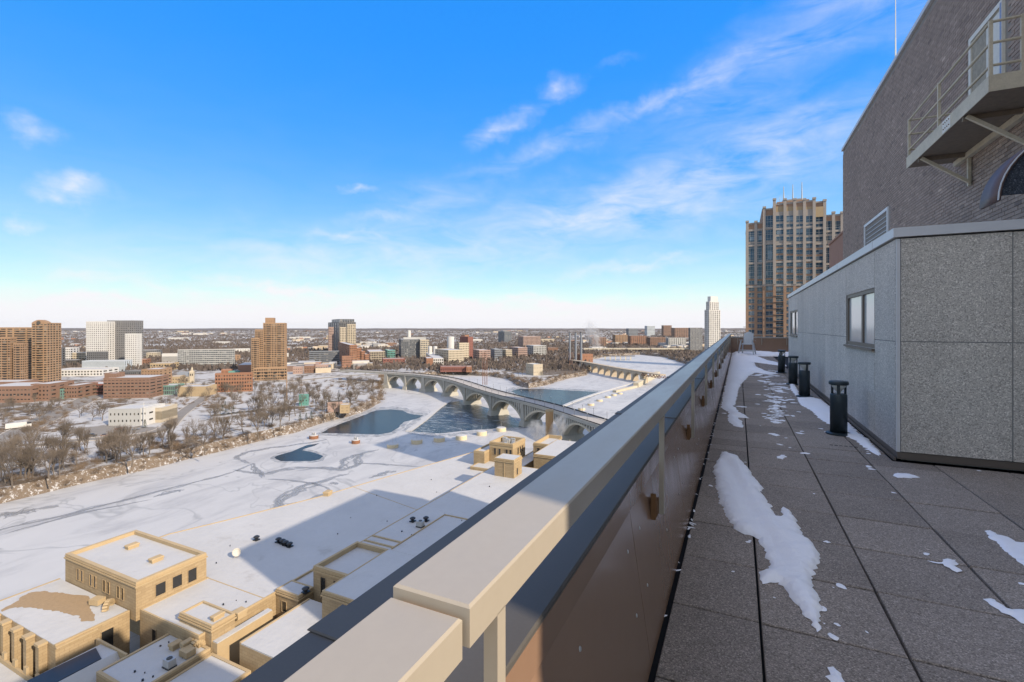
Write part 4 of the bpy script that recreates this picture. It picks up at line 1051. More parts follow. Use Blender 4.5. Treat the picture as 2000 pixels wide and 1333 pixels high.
# ================================================================== POST OFFICE ROOFSCAPE BELOW
M['sand'] = mat('yellow_sandstone', (.355,.265,.16), rough=.9, var=.14, scale=.25, fine=3, streak=.6)
nt = M['sand'].node_tree; bs = nt.nodes['Principled BSDF']; lk = bs.inputs['Base Color'].links[0].from_socket
bt_ = nt.nodes.new('ShaderNodeTexBrick'); bt_.inputs['Scale'].default_value = 1; bt_.inputs['Brick Width'].default_value = 1.5; bt_.inputs['Row Height'].default_value = .62; bt_.inputs['Mortar Size'].default_value = .03
bt_.inputs['Color1'].default_value = (1,1,1,1); bt_.inputs['Color2'].default_value = (.86,.84,.82,1); bt_.inputs['Mortar'].default_value = (.66,.62,.58,1)
gp_ = nt.nodes.new('ShaderNodeNewGeometry'); sx_ = nt.nodes.new('ShaderNodeSeparateXYZ'); nt.links.new(gp_.outputs['Position'], sx_.inputs[0]); cb_ = nt.nodes.new('ShaderNodeCombineXYZ')
nt.links.new(mth(nt, 'ADD', sx_.outputs[0], sx_.outputs[1]), cb_.inputs[0]); nt.links.new(sx_.outputs[2], cb_.inputs[1]); nt.links.new(cb_.outputs[0], bt_.inputs['Vector'])
nt.links.new(mixc_(nt, 1.0, lk, bt_.outputs[0], 'MULTIPLY'), bs.inputs['Base Color'])
M['sand_trim'] = mat('sandstone_trim', (.40,.30,.18), rough=.9, var=.15, scale=.4)
M['glass_dk'] = mat('dark_window_glass', (.022,.022,.022), rough=.15, var=.2, scale=.6, spec=.6)
M['gravel'] = mat('roof_gravel', (.30,.21,.125), rough=.95, var=.25, scale=1.5, fine=14)
M['tar'] = mat('black_roof', (.018,.020,.024), rough=.35, var=.3, scale=.6)
po = thing('post_office', 'long yellow sandstone post office with snowy flat roofs below the terrace', 'building', (-100, 90, ZR))
PO = Vector((-100, 90, ZR))
def L3(x, y, z): return (x-PO.x, y-PO.y, z-PO.z)
def pob(x0, x1, y0, y1, z0, z1, name='wall', m='sand', mb=None):
    q = mb or MB(); a = L3(x0, y0, z0); b = L3(x1, y1, z1); q.box(a[0], b[0], a[1], b[1], a[2], b[2])
    return q if mb else q.build(name, M[m], po)
def block(x0, x1, y0, y1, z0, z1, par=.45, t=.55, sides='nswe', cornice=True, sink=None):
    """stone block: wall, coping rim, snow inside the rim"""
    w = pob(x0, x1, y0, y1, z0, z1-par-.12)
    r = MB()
    if 'w' in sides: pob(x0, x0+t, y0, y1, z1-par-.12, z1, mb=r)
    if 'e' in sides: pob(x1-t, x1, y0, y1, z1-par-.12, z1, mb=r)
    xa = x0+(t if 'w' in sides else 0); xb = x1-(t if 'e' in sides else 0)
    if 's' in sides: pob(xa, xb, y0, y0+t, z1-par-.12, z1, mb=r)
    if 'n' in sides: pob(xa, xb, y1-t, y1, z1-par-.12, z1, mb=r)
    if r.v: r.build('parapet', M['sand_trim'], po)
    ya = y0+(t if 's' in sides else 0); yb = y1-(t if 'n' in sides else 0)
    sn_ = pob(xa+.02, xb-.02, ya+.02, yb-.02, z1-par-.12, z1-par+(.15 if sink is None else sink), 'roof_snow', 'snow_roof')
    if cornice:
        c = MB(); e = .22
        for (zz, hh, ee) in ((z1-1.15, .28, .22), (z1-.62, .16, .12)):
            pob(x0-ee, x1+ee, y0-ee, y0-.002, zz, zz+hh, mb=c); pob(x1+.002, x1+ee, y0, y1+ee, zz, zz+hh, mb=c); pob(x0-ee, x0-.002, y0, y1+ee, zz, zz+hh, mb=c)
        c.build('cornice', M['sand_trim'], po)
    return w
def win_s(x0, x1, z0, z1, y, parent=None):        # window in a wall facing -Y
    w = MB(); s_ = .10
    pob(x0-s_, x0, y-.14, y-.002, z0-s_, z1+s_, mb=w); pob(x1, x1+s_, y-.14, y-.002, z0-s_, z1+s_, mb=w); pob(x0, x1, y-.14, y-.002, z1, z1+s_, mb=w); pob(x0, x1, y-.18, y-.002, z0-s_, z0, mb=w)
    o = w.build('window', M['sand'], po); g_ = MB(); pob(x0, x1, y-.03, y-.004, z0, z1, mb=g_); g_.build('pane', M['glass_dk'], o)
def win_e(y0, y1, z0, z1, x):                      # window in a wall facing +X
    w = MB(); s_ = .10
    pob(x+.002, x+.14, y0-s_, y0, z0-s_, z1+s_, mb=w); pob(x+.002, x+.14, y1, y1+s_, z0-s_, z1+s_, mb=w); pob(x+.002, x+.14, y0, y1, z1, z1+s_, mb=w); pob(x+.002, x+.18, y0, y1, z0-s_, z0, mb=w)
    o = w.build('window', M['sand'], po); g_ = MB(); pob(x+.004, x+.03, y0, y1, z0, z1, mb=g_); g_.build('pane', M['glass_dk'], o)
ZL, ZU = -60.0, -54.0
# long low roof with the slanting river front
Lp = [(-152.5, 72.6), (-152, 83), (-146, 98), (-136.6, 123.7), (-129.8, 151.8), (-116.5, 203.6), (-112, 205), (-104, 188), (-88.1, 188), (-88.1, 93.8), (-89.1, 93.6), (-89.1, 80.0), (-96.4, 80.0), (-96.4, 58.2), (-116.9, 58.2), (-116.9, 72.6)]
def loc_poly(pl): return [(x-PO.x, y-PO.y) for x, y in pl]
MB().prism(loc_poly(Lp), .0, ZL-.2-ZR).build('wall', M['sand'], po)
ctr = Vector((sum(p[0] for p in Lp)/len(Lp), sum(p[1] for p in Lp)/len(Lp)))
inner = []
for i, p in enumerate(Lp):
    a, c = Vector(Lp[i-1]), Vector(Lp[(i+1) % len(Lp)]); v = Vector(p); t1, t2 = (v-a).normalized(), (c-v).normalized(); n1 = Vector((t1.y, -t1.x)); n2 = Vector((t2.y, -t2.x)); nn = (n1+n2); nn = nn/max(.5, nn.length**2)*2*.5
    if not inside(v+nn*.2, Lp): nn = -nn
    inner.append(tuple(v+nn*.6))
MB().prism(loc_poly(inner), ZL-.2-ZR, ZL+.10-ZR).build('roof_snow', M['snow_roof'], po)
q = MB()
for i in range(len(Lp)):
    if i in (7, 8, 9, 10, 11): continue
    a, b = Lp[i], Lp[(i+1) % len(Lp)]; ai, bi = inner[i], inner[(i+1) % len(Lp)]
    q.quadbox([L3(*a,ZL-.2), L3(*b,ZL-.2), L3(*bi,ZL-.2), L3(*ai,ZL-.2), L3(*a,ZL+.28), L3(*b,ZL+.28), L3(*bi,ZL+.28), L3(*ai,ZL+.28)])
q.build('parapet', M['sand_trim'], po)
for a, b in (((-133,138),(-88.3,128)), ((-117,72.8),(-97,72.8))):
    q = MB(); q.bar(L3(*a,ZL+.115), L3(*b,ZL+.115), .25, .06); q.build('roof_joint', M['sand_trim'], po)
# big box
block(-147.5, -117, 57.5, 72.5, ZL-2, -53.6, par=1.0, t=.8)
for k in range(4):
    for s_ in (0, 1): x = -141.8+k*5.8+s_*1.75; win_s(x, x+.95, -58.6, -56.0, 57.5)
for y0, y1, z0 in ((61.3, 63.3, -58.6), (64.8, 66.8, -58.6), (68.2, 70.1, -58.9)): win_e(y0, y1, z0, -56.0, -117)
pob(-152.5, -147.7, 59.5, 70, ZL-6, -56.3, 'stair_block'); pob(-152.2, -148, 59.8, 69.7, -56.29, -56.1, 'roof_snow', 'snow_roof')
# roof with the bare gravel patch
block(-149.8, -119, 44.9, 57.3, -74, ZL, par=.12, cornice=False, sides='we', sink=.05)
gp = MB(); o = [P(a, b, ZL-.02) for a, b in ((0,1192),(20,1182),(55,1158),(80,1154),(120,1158),(150,1162),(172,1165),(188,1174),(178,1182),(176,1190),(186,1202),(186,1212),(175,1214),(160,1214),(152,1204),(130,1198),(115,1194),(85,1190),(60,1186),(30,1186),(0,1196))]
oo = [(v.x, v.y) for v in o]
dense = []
for i in range(len(oo)):
    a, b = Vector(oo[i]), Vector(oo[(i+1) % len(oo)]); k = max(1, int((b-a).length/.6))
    for t in range(k):
        p = a.lerp(b, t/k); dense.append((p.x+.55*noise.noise(Vector((p.x*.9, p.y*.9, 1)))+random.gauss(0, .07)-PO.x, p.y+.55*noise.noise(Vector((p.x*.9, p.y*.9, 8)))+random.gauss(0, .07)-PO.y))
r_ = delaunay_2d_cdt([Vector(p) for p in dense], [(i, (i+1) % len(dense)) for i in range(len(dense))], [], 1, 1e-4)
me = bpy.data.meshes.new('gravel'); me.from_pydata([(v.x, v.y, ZL-.04-ZR) for v in r_[0]], [], [tuple(f) for f in r_[2]]); me.materials.append(M['gravel']); me.update()
if me.polygons[0].normal.z < 0: me.flip_normals()
tag(link('gravel_patch', me, po), 'bare brown gravel showing through the roof snow')
for k in range(6):
    x = -149.5+k*5.2; pob(x, x+1.3, 43.6, 44.895, -74, ZL-.6, 'buttress'); pob(x-.2, x+1.5, 43.4, 44.9, ZL-.59, ZL-.1, 'buttress_cap', 'sand_trim')
    if k < 5: win_s(x+2.0, x+4.4, -68, -62.5, 44.9)
win_e(52.2, 54.3, -65.8, -61.8, -119)
pob(-119+.003, -118.6, 44.9, 51.5, ZL-.75, ZL-.45, 'cornice', 'sand_trim')
# end wall door of the long roof, facing the camera side
win_s(-112.2, -110.8, -66.5, -62.6, 58.2)
# court roofs
block(-106.6, -94.2, 46, 59.2, -76, -62, par=.35, cornice=False)
block(-94.0, -82.5, 44, 59.4, -76, -63, par=.30, cornice=False)
block(-105, -94.4, 59.5, 64.4, -70, -58, par=.5, t=.4)
pob(-94.38, -92.8, 59.6, 72, -70, -61.2, 'ledge', 'sand_trim'); pob(-94.3, -92.9, 59.7, 71.9, -61.19, -61.0, 'roof_snow', 'snow_roof')
block(-147, -120.5, 28, 43.2, -78, -66.5, par=1.0, t=.4, cornice=False, sides='nwe')
for k in range(5):
    x = -141+k*4.8; pob(x, x+1.2, 42.9, 43.35, -66.6, -65.2, 'parapet_pier', 'sand_trim')
pob(-119.5, -106.8, 51.6, 57.4, -78, -69.5, 'court_floor', 'sand_trim'); pob(-119, -107, 52, 57, -69.49, -69.3, 'roof_snow', 'snow_roof')
# gambrel roof light with black covering
gz = MB(); prof = [(-117.4, -70), (-117.4, -64.6), (-115.6, -62.3), (-109.5, -62.0), (-106.9, -64.8), (-106.9, -70)]
for y in (38, 50.6): gz.v += [L3(x, y, z) for x, z in prof]
n_ = len(prof)
for i in range(n_-1): gz.f.append((i, i+1, n_+i+1, n_+i)); gz.m.append(0)
gz.f.append(tuple(range(n_))); gz.f.append(tuple(range(2*n_-1, n_-1, -1))); gz.m += [0, 0]
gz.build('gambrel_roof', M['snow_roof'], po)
gt = MB(); gt.quadbox([L3(-115.4,39.6,-62.31), L3(-109.7,39.2,-62.02), L3(-109.8,48.2,-62.02), L3(-114.9,49.5,-62.29), L3(-115.4,39.6,-62.15), L3(-109.7,39.2,-61.88), L3(-109.8,48.2,-61.88), L3(-114.9,49.5,-62.13)])
gt.build('bare_roofing', M['tar'], po)
pob(-117.9, -117.45, 38, 50.7, -70, -63.9, 'roof_curb', 'sand_trim'); pob(-117.4, -106.6, 50.62, 51.0, -70, -61.75, 'roof_curb', 'sand_trim'); pob(-106.88, -106.5, 38, 50.61, -70, -64.4, 'roof_curb', 'sand_trim')
# blocks to the right
block(-96.3, -89.15, 75.6, 79.9, -70, -59, par=.25, t=.4); win_s(-94.3, -92.9, -63.6, -61.3, 75.6); pob(-96.7, -96.31, 75.6, 88, -60.3, -59.4, 'parapet', 'sand_trim')
block(-87.8, -76, 60.8, 77.4, -76, -60, par=.3, t=.4, sides='w', cornice=False)
block(-89, -79.02, 79.7, 93.7, -62, -54, par=1.3, t=.7, sides='wsn')
win_s(-86.6, -85.1, -60.6, -56.0, 79.7); win_s(-82.6, -81.0, -60.6, -56.0, 79.7)
block(-79, -58, 73.0, 93.69, -76, -54, par=.2, t=.35, sides='ws')
block(-88, -58, 93.71, 172, -66, ZU, par=.2, t=.35, sides='wn', cornice=False)
for y, x0 in ((97.6, -87.6), (94.6, -87.6)): pob(x0, -78, y, y+.45, ZU-.04, ZU+.25, 'roof_joint', 'sand_trim')
pob(-78.2, -77.9, 94, 118, ZU-.04, ZU+.22, 'roof_joint', 'sand_trim'); pob(-77.8, -60, 117.6, 118, ZU-.04, ZU+.2, 'roof_joint', 'sand_trim')
# stair tower
block(-82, -74, 157, 164, ZU-.3, -47.4, par=.15, t=.35); pob(-78.05, -77.85, 156.85, 156.99, ZU, -47.8, 'downpipe', 'sand_trim'); win_e(159.3, 160.3, -53.4, -51, -74)
# far end pavilions
block(-100.5, -89, 187.6, 201, -70, -50, par=2.2, t=.9); block(-106, -100.6, 183, 199, -76, -53.5, par=.8, t=.6, cornice=False); block(-104, -88.2, 176.5, 187.5, -76, -58.6, par=.3, sides='ws', cornice=False)
for x in (-98.3, -96.0, -92.5, -90.6): win_s(x, x+1.1, -55.5, -52.6, 187.6)
for y in (192.5, 195, 197.5): win_e(y, y+1.1, -55.6, -52.8, -89)
block(-82, -75.02, 194, 212, -70, -50, par=1.6, t=.7, sides='wsn'); block(-75, -62, 178, 205, -72, -50.2, par=.2, t=.3, sides='ws')
win_s(-80.2, -78.9, -56.5, -52.0, 194); win_s(-77.6, -76.4, -56.5, -52.0, 194)
block(-88.1, -82.1, 172.1, 215, -72, -57.5, par=.3, sides='w', cornice=False); block(-62, -50, 60, 230, -80, -62, par=.2, sides='', cornice=False)
mech = MB()
for i in range(9):
    x = -98.8+random.uniform(0, 7); y = 189.5+random.uniform(0, 8.5); pob(x, x+random.uniform(.8, 2.2), y, y+random.uniform(.8, 2), -52.1, -50.6+random.uniform(0, .9), mb=mech)
stuff(mech.build('roof_machinery', M['galv'], po))
# chimney
M['chim'] = mat('chimney_brick', (.42,.255,.13), rough=.9, var=.18, scale=.4, fine=3)
ck = thing('chimney', 'round tan brick chimney rising from the post office roof before the bridge', 'chimney', (-86.4, 225.5, -72))
MB().lathe(0, 0, [(2.25, 0), (2.15, 10), (1.95, 31.0)], 24).build('shaft', M['chim'], ck); MB().lathe(0, 0, [(2.15, 30.4), (2.15, 31.3), (1.4, 31.35), (1.3, 30.9)], 24).build('rim', M['sand_trim'], ck)
# things standing on the roofs
def on_roof(name, label, cat, x, y, z, mk, rz=0, group=None):
    t = thing(name, label, cat, (x, y, z), rz, group); mk(t); return t
def curb_vent(w, l, h):
    def mk(t):
        MB().box(-w/2, w/2, -l/2, l/2, 0, h*.55).build('curb', M['sand_trim'], t); MB().bevbox(-w/2-.12, w/2+.12, -l/2-.12, l/2+.12, h*.55, h, .12).build('cover', M['sand_trim'], t)
    return mk
on_roof('roof_vent', 'tan curb vent toward the back of the big box roof', 'roof vent', *P(258, 1071, -54.55)[:2], -54.46, curb_vent(1.5, 2.4, 1.0))
on_roof('roof_vent', 'tan curb vent toward the front of the big box roof', 'roof vent', *P(305, 1097, -54.55)[:2], -54.46, curb_vent(1.5, 2.4, 1.0))
M['dish'] = mat('dish_white', (.46,.44,.40), rough=.5, var=.08, scale=2)
def mk_dish(t):
    d = MB(); pr = [(.05, 0), (.35, .03), (.7, .12), (1.0, .27), (1.05, .30)]
    d.lathe(0, 0, pr+[(1.0, .33), (.7, .19), (.1, .08)], 22)
    rot = Matrix.Rotation(R(62), 4, 'Y')@Matrix.Rotation(R(20), 4, 'X'); d.v = [tuple(rot@Vector(v)+Vector((.1, 0, 1.35))) for v in d.v]
    d.build('reflector', M['dish'], t); MB().tube((0,0,0), (0,0,1.4), .07, .07, 8).build('mast', M['galv'], t)
    MB().box(-.9, .9, -.05, .05, 0, .1).box(-.05, .05, -.9, .9, .101, .2).build('foot', M['galv'], t)
on_roof('satellite_dish', 'white satellite dish on the low snowy roof', 'satellite dish', *P(461, 1090, ZL)[:2], ZL+.1, mk_dish)
def mk_mush(t):
    MB().box(-.7, .7, -.7, .7, 0, .25).build('curb', M['tar'], t); MB().lathe(0, 0, [(.42, .25), (.42, .8)], 14).build('neck', M['tar'], t); MB().lathe(0, 0, [(.8, .8), (.85, 1.0), (.5, 1.25), (.1, 1.35)], 16).build('hood', M['tar'], t)
on_roof('roof_fan', 'single dark mushroom fan alone in the roof shadow', 'roof fan', *P(501, 1056, ZL)[:2], ZL+.1, mk_mush)
for i, (px, py) in enumerate(((544,1060),(552,1063),(558,1066),(566,1069))):
    on_roof('roof_fan', 'dark mushroom fan, %s in the row of four in the roof shadow' % ('leftmost', 'second from left', 'third from left', 'rightmost')[i], 'roof fan', *P(px, py, ZL)[:2], ZL+.1, mk_mush, 0, 'row of four roof fans')
def mk_ac(t):
    MB().box(-.9, .9, -.7, .7, .25, 1.6).build('casing', M['galv'], t); MB().lathe(0, 0, [(.5, 1.6), (.5, 1.72), (.1, 1.75)], 14).build('fan_ring', M['iron'], t); MB().box(-1, 1, -.8, .8, 0, .24).build('frame', M['iron'], t)
def mk_box(t):
    MB().box(-1.2, 1.2, -.9, .9, .15, 1.3).build('casing', M['sand_trim'], t); MB().box(-1.0, 1.0, -.7, .7, 0, .149).build('base', M['galv'], t)
def mk_duct(t):
    for i in range(9):
        a0, a1 = math.pi*i/9, math.pi*(i+1)/9; r = 1.3
        MB().bar((0, -r*math.cos(a0), r*math.sin(a0)), (0, -r*math.cos(a1), r*math.sin(a1)), .9, .9, (1, 0, 0)).build('duct_segment', M['sand_trim'], t)
ZC = -62.2
on_roof('air_conditioner', 'grey upright air conditioner on the court roof', 'air conditioner', *P(331, 1303, ZC)[:2], ZC, mk_ac)
on_roof('duct_elbow', 'curved tan air duct elbow on the court roof', 'duct', *P(383, 1268, ZC)[:2], ZC, mk_duct, R(0))
on_roof('roof_unit', 'flat tan roof unit beside the curved duct', 'roof unit', *P(366, 1281, ZC)[:2], ZC, mk_box)
on_roof('roof_unit', 'small tan roof unit behind the curved duct', 'roof unit', *P(343, 1266, ZC)[:2], ZC, curb_vent(1.3, 1.8, 1.2))
on_roof('roof_unit', 'upright tan cowl between the two small roof units', 'roof unit', *P(365, 1270, ZC)[:2], ZC, curb_vent(1.0, 1.8, 1.9))
on_roof('roof_unit', 'tan hump vent beside the sunken box roof', 'roof unit', *P(468, 1206, ZL)[:2], ZL+.1, curb_vent(1.8, 2.0, 1.5))
on_roof('roof_unit', 'pale vent inside the sunken box roof', 'roof unit', *P(425, 1208, -58.3)[:2], -58.35, curb_vent(1.0, 2.2, 1.0))
on_roof('roof_fan', 'left of two dark fans on the upper roof strip', 'roof fan', *P(806, 1019, ZU)[:2], ZU, mk_mush); on_roof('roof_fan', 'right of two dark fans on the upper roof strip', 'roof fan', *P(832, 1018, ZU)[:2], ZU, mk_mush)
on_roof('roof_unit', 'grey ducted unit in front of the upper roof fans', 'roof unit', *P(821, 1029, ZU)[:2], ZU, mk_ac)
on_roof('air_conditioner', 'dark pedestal fan on the shaded roof by the tall windows', 'roof fan', *P(597, 1158, -59.2)[:2], -59.15, mk_mush)
on_roof('duct_elbow', 'tan equipment clump beside the bare gravel patch', 'duct', *P(212, 1187, ZL)[:2], ZL, mk_duct, R(40)); on_roof('roof_unit', 'tan box unit beside the bare gravel patch', 'roof unit', *P(190, 1180, ZL)[:2], ZL, mk_box, R(15))
on_roof('roof_unit', 'tan round vent on the riverside roof edge', 'roof unit', *P(640, 968, ZL)[:2], ZL, curb_vent(2.0, 2.6, 1.6), R(15))

# dark specks: pipe stubs and debris on the roofs
db = MB(); rdx = random.Random(8)
for _ in range(46):
    x, y, z = rdx.choice(((rdx.uniform(-140, -95), rdx.uniform(76, 180), ZL+.09), (rdx.uniform(-114, -98), rdx.uniform(60, 72), ZL+.09), (rdx.uniform(-86, -62), rdx.uniform(97, 150), ZU-.08), (rdx.uniform(-104, -96), rdx.uniform(48, 57), -62.22), (rdx.uniform(-86, -78), rdx.uniform(62, 76), -60.2)))
    if not inside((x, y), Lp) and z < -58 and z > -61: continue
    h = rdx.uniform(.15, .5); db.tube((x-PO.x, y-PO.y, z-PO.z), (x-PO.x, y-PO.y, z+h-PO.z), rdx.uniform(.08, .2), None, 6)
stuff(db.build('pipe_stubs', M['tar'], po))
# ================================================================== CITY BUILDINGS
def wall_mat(k, c, **kw): M[k] = mat('wall_'+k, c, rough=.9, var=kw.get('var', .12), scale=.05, fine=.5)
for k, c in dict(tan=(.30,.195,.122), tan2=(.28,.18,.115), brick=(.25,.135,.095), brick2=(.20,.12,.088), orange=(.26,.13,.082), white=(.52,.515,.505), grey=(.17,.172,.18), dgrey=(.12,.125,.135), cream=(.42,.365,.285),
                 lgrey=(.36,.365,.365), blue=(.40,.45,.50), yellow=(.36,.275,.175), teal=(.10,.27,.24), dark=(.07,.065,.06), mauve=(.34,.24,.21), slate=(.17,.19,.22), green=(.13,.24,.21), maroon=(.20,.085,.07)).items(): wall_mat(k, c)
def win_mat(key, dark, light, cell, frac=.2, rough=.12):
    """glass seen pane by pane: most dark, some with blinds in them"""
    m, nt, b = node_mat('glass_'+key); geo = nt.nodes.new('ShaderNodeNewGeometry'); vo = nt.nodes.new('ShaderNodeTexVoronoi'); vo.distance = 'CHEBYCHEV'; vo.inputs['Scale'].default_value = 1/cell; vo.inputs['Randomness'].default_value = .25
    nt.links.new(geo.outputs['Position'], vo.inputs['Vector']); sp = nt.nodes.new('ShaderNodeSeparateColor'); nt.links.new(vo.outputs['Color'], sp.inputs[0])
    mid = tuple((a+b_)/2*.55 for a, b_ in zip(dark, light))
    nt.links.new(ramp(nt, sp.outputs[0], [(0, dark), (.55, tuple(c*1.5 for c in dark)), (1-frac, mid), (1, light)]), b.inputs['Base Color']); b.inputs['Roughness'].default_value = rough; b.inputs['Specular IOR Level'].default_value = .6; M[key] = m
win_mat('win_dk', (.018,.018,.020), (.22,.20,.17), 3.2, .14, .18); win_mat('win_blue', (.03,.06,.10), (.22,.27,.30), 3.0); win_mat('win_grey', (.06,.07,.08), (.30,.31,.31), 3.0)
RV = Vector((ca, sa, 0)); FV = Vector((-sa, ca, 0))
def facade(t, x0, x1, y0, y1, z0, z1, fl, bx, by, wall, glass='win_dk', band=.42, pier=.38, style='grid', roof='snow', par=.8, name='wall'):
    """storeys of recessed glass between proud floor bands and piers"""
    w, d, h = x1-x0, y1-y0, z1-z0; i_ = .35
    MB().box(x0+i_, x1-i_, y0+i_, y1-i_, z0, z1-.1).build('glazing', M[glass], t)
    q = MB(); fh = h/fl
    for k in range(fl+1):
        za = z0+k*fh-(fh*band/2 if k else 0); zb = z0+k*fh+fh*band/2
        if k == fl: zb = z1; za = z1-fh*band*.8
        if k == 0: zb = z0+fh*band*.8
        e = 0
        if style == 'balcony' and 0 < k < fl:
            nb = max(1, bx//3)
            for j in range(nb):
                xa = x0+w*(j+.22)/nb; xb = x0+w*(j+.78)/nb; q.box(xa, xb, y0-1.1, y0+.01, za, za+.25); q.box(xa, xb, y0-1.12, y0-1.0, za, za+1.15)
        q.box(x0+e, x1-e, y0+e, y1-e, za, zb)
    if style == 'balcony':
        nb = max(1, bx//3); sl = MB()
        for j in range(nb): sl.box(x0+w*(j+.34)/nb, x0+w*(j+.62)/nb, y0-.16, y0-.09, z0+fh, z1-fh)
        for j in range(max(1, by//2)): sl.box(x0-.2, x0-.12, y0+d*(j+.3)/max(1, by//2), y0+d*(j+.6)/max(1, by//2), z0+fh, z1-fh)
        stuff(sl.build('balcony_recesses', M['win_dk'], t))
    pr = .06
    if pier > 0:
        for (n_, L_, ax) in ((bx, w, 0), (by, d, 1)):
            if n_ <= 0: continue
            pw = L_/n_*pier
            for j in range(n_+1):
                c = L_*j/n_; a = max(0, c-pw/2); b = min(L_, c+pw/2)
                if ax == 0:
                    q.box(x0+a-(pr if j == 0 else 0), x0+b+(pr if j == n_ else 0), y0-pr, y0+.3, z0, z1+.02); q.box(x0+a, x0+b, y1-.3, y1+pr, z0, z1+.02)
                else:
                    q.box(x0-pr*1.5, x0+.3, y0+a+.01, y0+b, z0, z1+.03); q.box(x1-.3, x1+pr*1.5, y0+a+.01, y0+b, z0, z1+.03)
    q.build(name, M[wall], t)
    if roof == 'snow':
        MB().box(x0+.4, x1-.4, y0+.4, y1-.4, z1+.001, z1+.25).build('roof', M['snow_roof'], t)
        r = MB(); r.box(x0-.08, x1+.08, y0-.1, y0+.35, z1+.05, z1+par); r.box(x0-.08, x1+.08, y1-.35, y1+.1, z1+.05, z1+par); r.box(x0-.1, x0+.35, y0+.36, y1-.36, z1+.05, z1+par); r.box(x1-.35, x1+.1, y0+.36, y1-.36, z1+.05, z1+par)
        r.build('parapet', M[wall], t)
    elif roof: MB().box(x0+.1, x1-.1, y0+.1, y1-.1, z1+.04, z1+.7).build('roof', M[roof], t)
def frame_at(px0, pxc, px1, ybase, phi, zg=ZG):
    D = FPX*(CAMZ-zg)/(ybase-HY); Rc = (pxc-CX)/FPX*D; c, s_ = math.cos(R(phi)), math.sin(R(phi))
    k1 = (px1-CX)/FPX; wr = (k1*D-Rc)/(c-k1*s_); k0 = (px0-CX)/FPX; wl = (k0*D-Rc)/(-s_-k0*c)
    return PD(pxc, D, zg), wr, max(4, wl), D
def tower(name, label, cat, blocks, phi=22, zg=ZG, group=None):
    """blocks: (px left, px corner, px right, y top, y base, floors, bays right, bays left, wall, options)"""
    t = None
    for b in blocks:
        px0, pxc, px1, yt, yb, fl, bx, by, wall = b[:9]; kw = dict(b[9]) if len(b) > 9 else {}
        ph = kw.pop('phi', phi); dd = kw.pop('deep', None)
        c, wr, wl, D = frame_at(px0, pxc, px1, yb, ph, zg)
        if dd: wl = dd
        h = (CAMZ+(HY-yt)*D/FPX)-zg
        if t is None: t = thing(name, label, cat, c, YAW+R(phi), group); t0, r0 = c, YAW+R(phi)
        v = c-t0; cr, sr = math.cos(-r0), math.sin(-r0); lx, ly = v.x*cr-v.y*sr, v.x*sr+v.y*cr
        z0 = 0
        facade(t, lx, lx+wr, ly, ly+wl, z0, h, fl, bx, by, wall, **kw)
    return t
BAL = dict(style='balcony', band=.46, pier=.26)
tower('apartment_tower', 'tan balconied high-rise with arched crown at the left picture edge', 'tower', [
    (-150,-120,64,641,752,24,14,6,'tan',dict(BAL, deep=24)), (58,62,92,632,753,26,4,5,'tan',dict(BAL, deep=26)), (-30,-20,20,661,757,20,7,4,'tan2',dict(BAL, deep=10)), (24,26,44,672,757,18,4,3,'tan2',dict(BAL, deep=9))], phi=12)
tw = bpy.data.objects['apartment_tower']
c, wr, wl, D = frame_at(58, 62, 92, 753, 12); v = c-tw.location; cr, sr = math.cos(-(YAW+R(12))), math.sin(-(YAW+R(12))); lx, ly = v.x*cr-v.y*sr, v.x*sr+v.y*cr
q = MB(); h = (CAMZ+(HY-632)*D/FPX)-ZG; n_ = 10; pr_ = [(lx+wr*i/n_, h+6.2*math.sin(math.pi*(.12+.76*i/n_))-1.5) for i in range(n_+1)]
b0 = len(q.v)
for yy in (ly-.2, ly+8): q.v += [(lx, yy, h-.5)] + [(x, yy, z) for x, z in pr_] + [(lx+wr, yy, h-.5)]
k = n_+3
for i in range(k): j = (i+1) % k; q.f.append((i, j, k+j, k+i)); q.m.append(0)
q.f.append(tuple(reversed(range(k)))); q.f.append(tuple(range(k, 2*k))); q.m += [0, 0]
q.build('arched_crown', M['tan2'], tw); oc = MB().lathe(0, 0, [(2.4, 0), (2.4, .1)], 20).build('oculus', M['dark'], tw)
oc.rotation_euler = (R(90), 0, 0); oc.location = (lx+wr*.45, ly-.35, h+.8)
tower('apartment_tower', 'white and dark grey checked high-rise block left of the long slab', 'tower', [
    (166,168,209,629,717,21,11,4,'white',dict(deep=26,band=.5,pier=.55)), (207,209,264,627,715,21,15,4,'grey',dict(deep=24,band=.5,pier=.5)), (243,244,266,653,721,17,6,4,'white',dict(deep=16,band=.5,pier=.6)), (168,169,210,688,718,7,11,4,'dgrey',dict(deep=2,band=.5,pier=.5))], phi=6)
tower('podium_building', 'low pale blue podium with streaked cladding below the white and grey high-rise', 'building', [(158,160,243,706,726,2,44,4,'blue',dict(deep=20,band=.12,pier=.66))], phi=6)
tower('apartment_block', 'white apartment block half hidden behind the tan high-rise', 'building', [(104,108,137,681,713,7,9,3,'white',dict(deep=30))], phi=15)
tower('apartment_block', 'cream lower apartment block beside the white and grey high-rise', 'building', [(136,138,168,690,712,5,10,3,'cream',dict(deep=30))], phi=15)
tower('office_block', 'dark slab tucked beside the tan high-rise', 'building', [(92,93,109,681,727,10,4,3,'dgrey',dict(deep=25))], phi=15)
tower('office_block', 'dark low block with thin white roof rails left of the podium', 'building', [(109,112,150,705,719,3,9,3,'dark',dict(deep=25))], phi=15)
tower('apartment_block', 'grey and beige block just right of the white and grey high-rise', 'building', [(266,268,306,685,701,5,10,3,'grey',dict(deep=30)), (284,286,306,690,702,4,6,3,'cream',dict(deep=20))], phi=15)
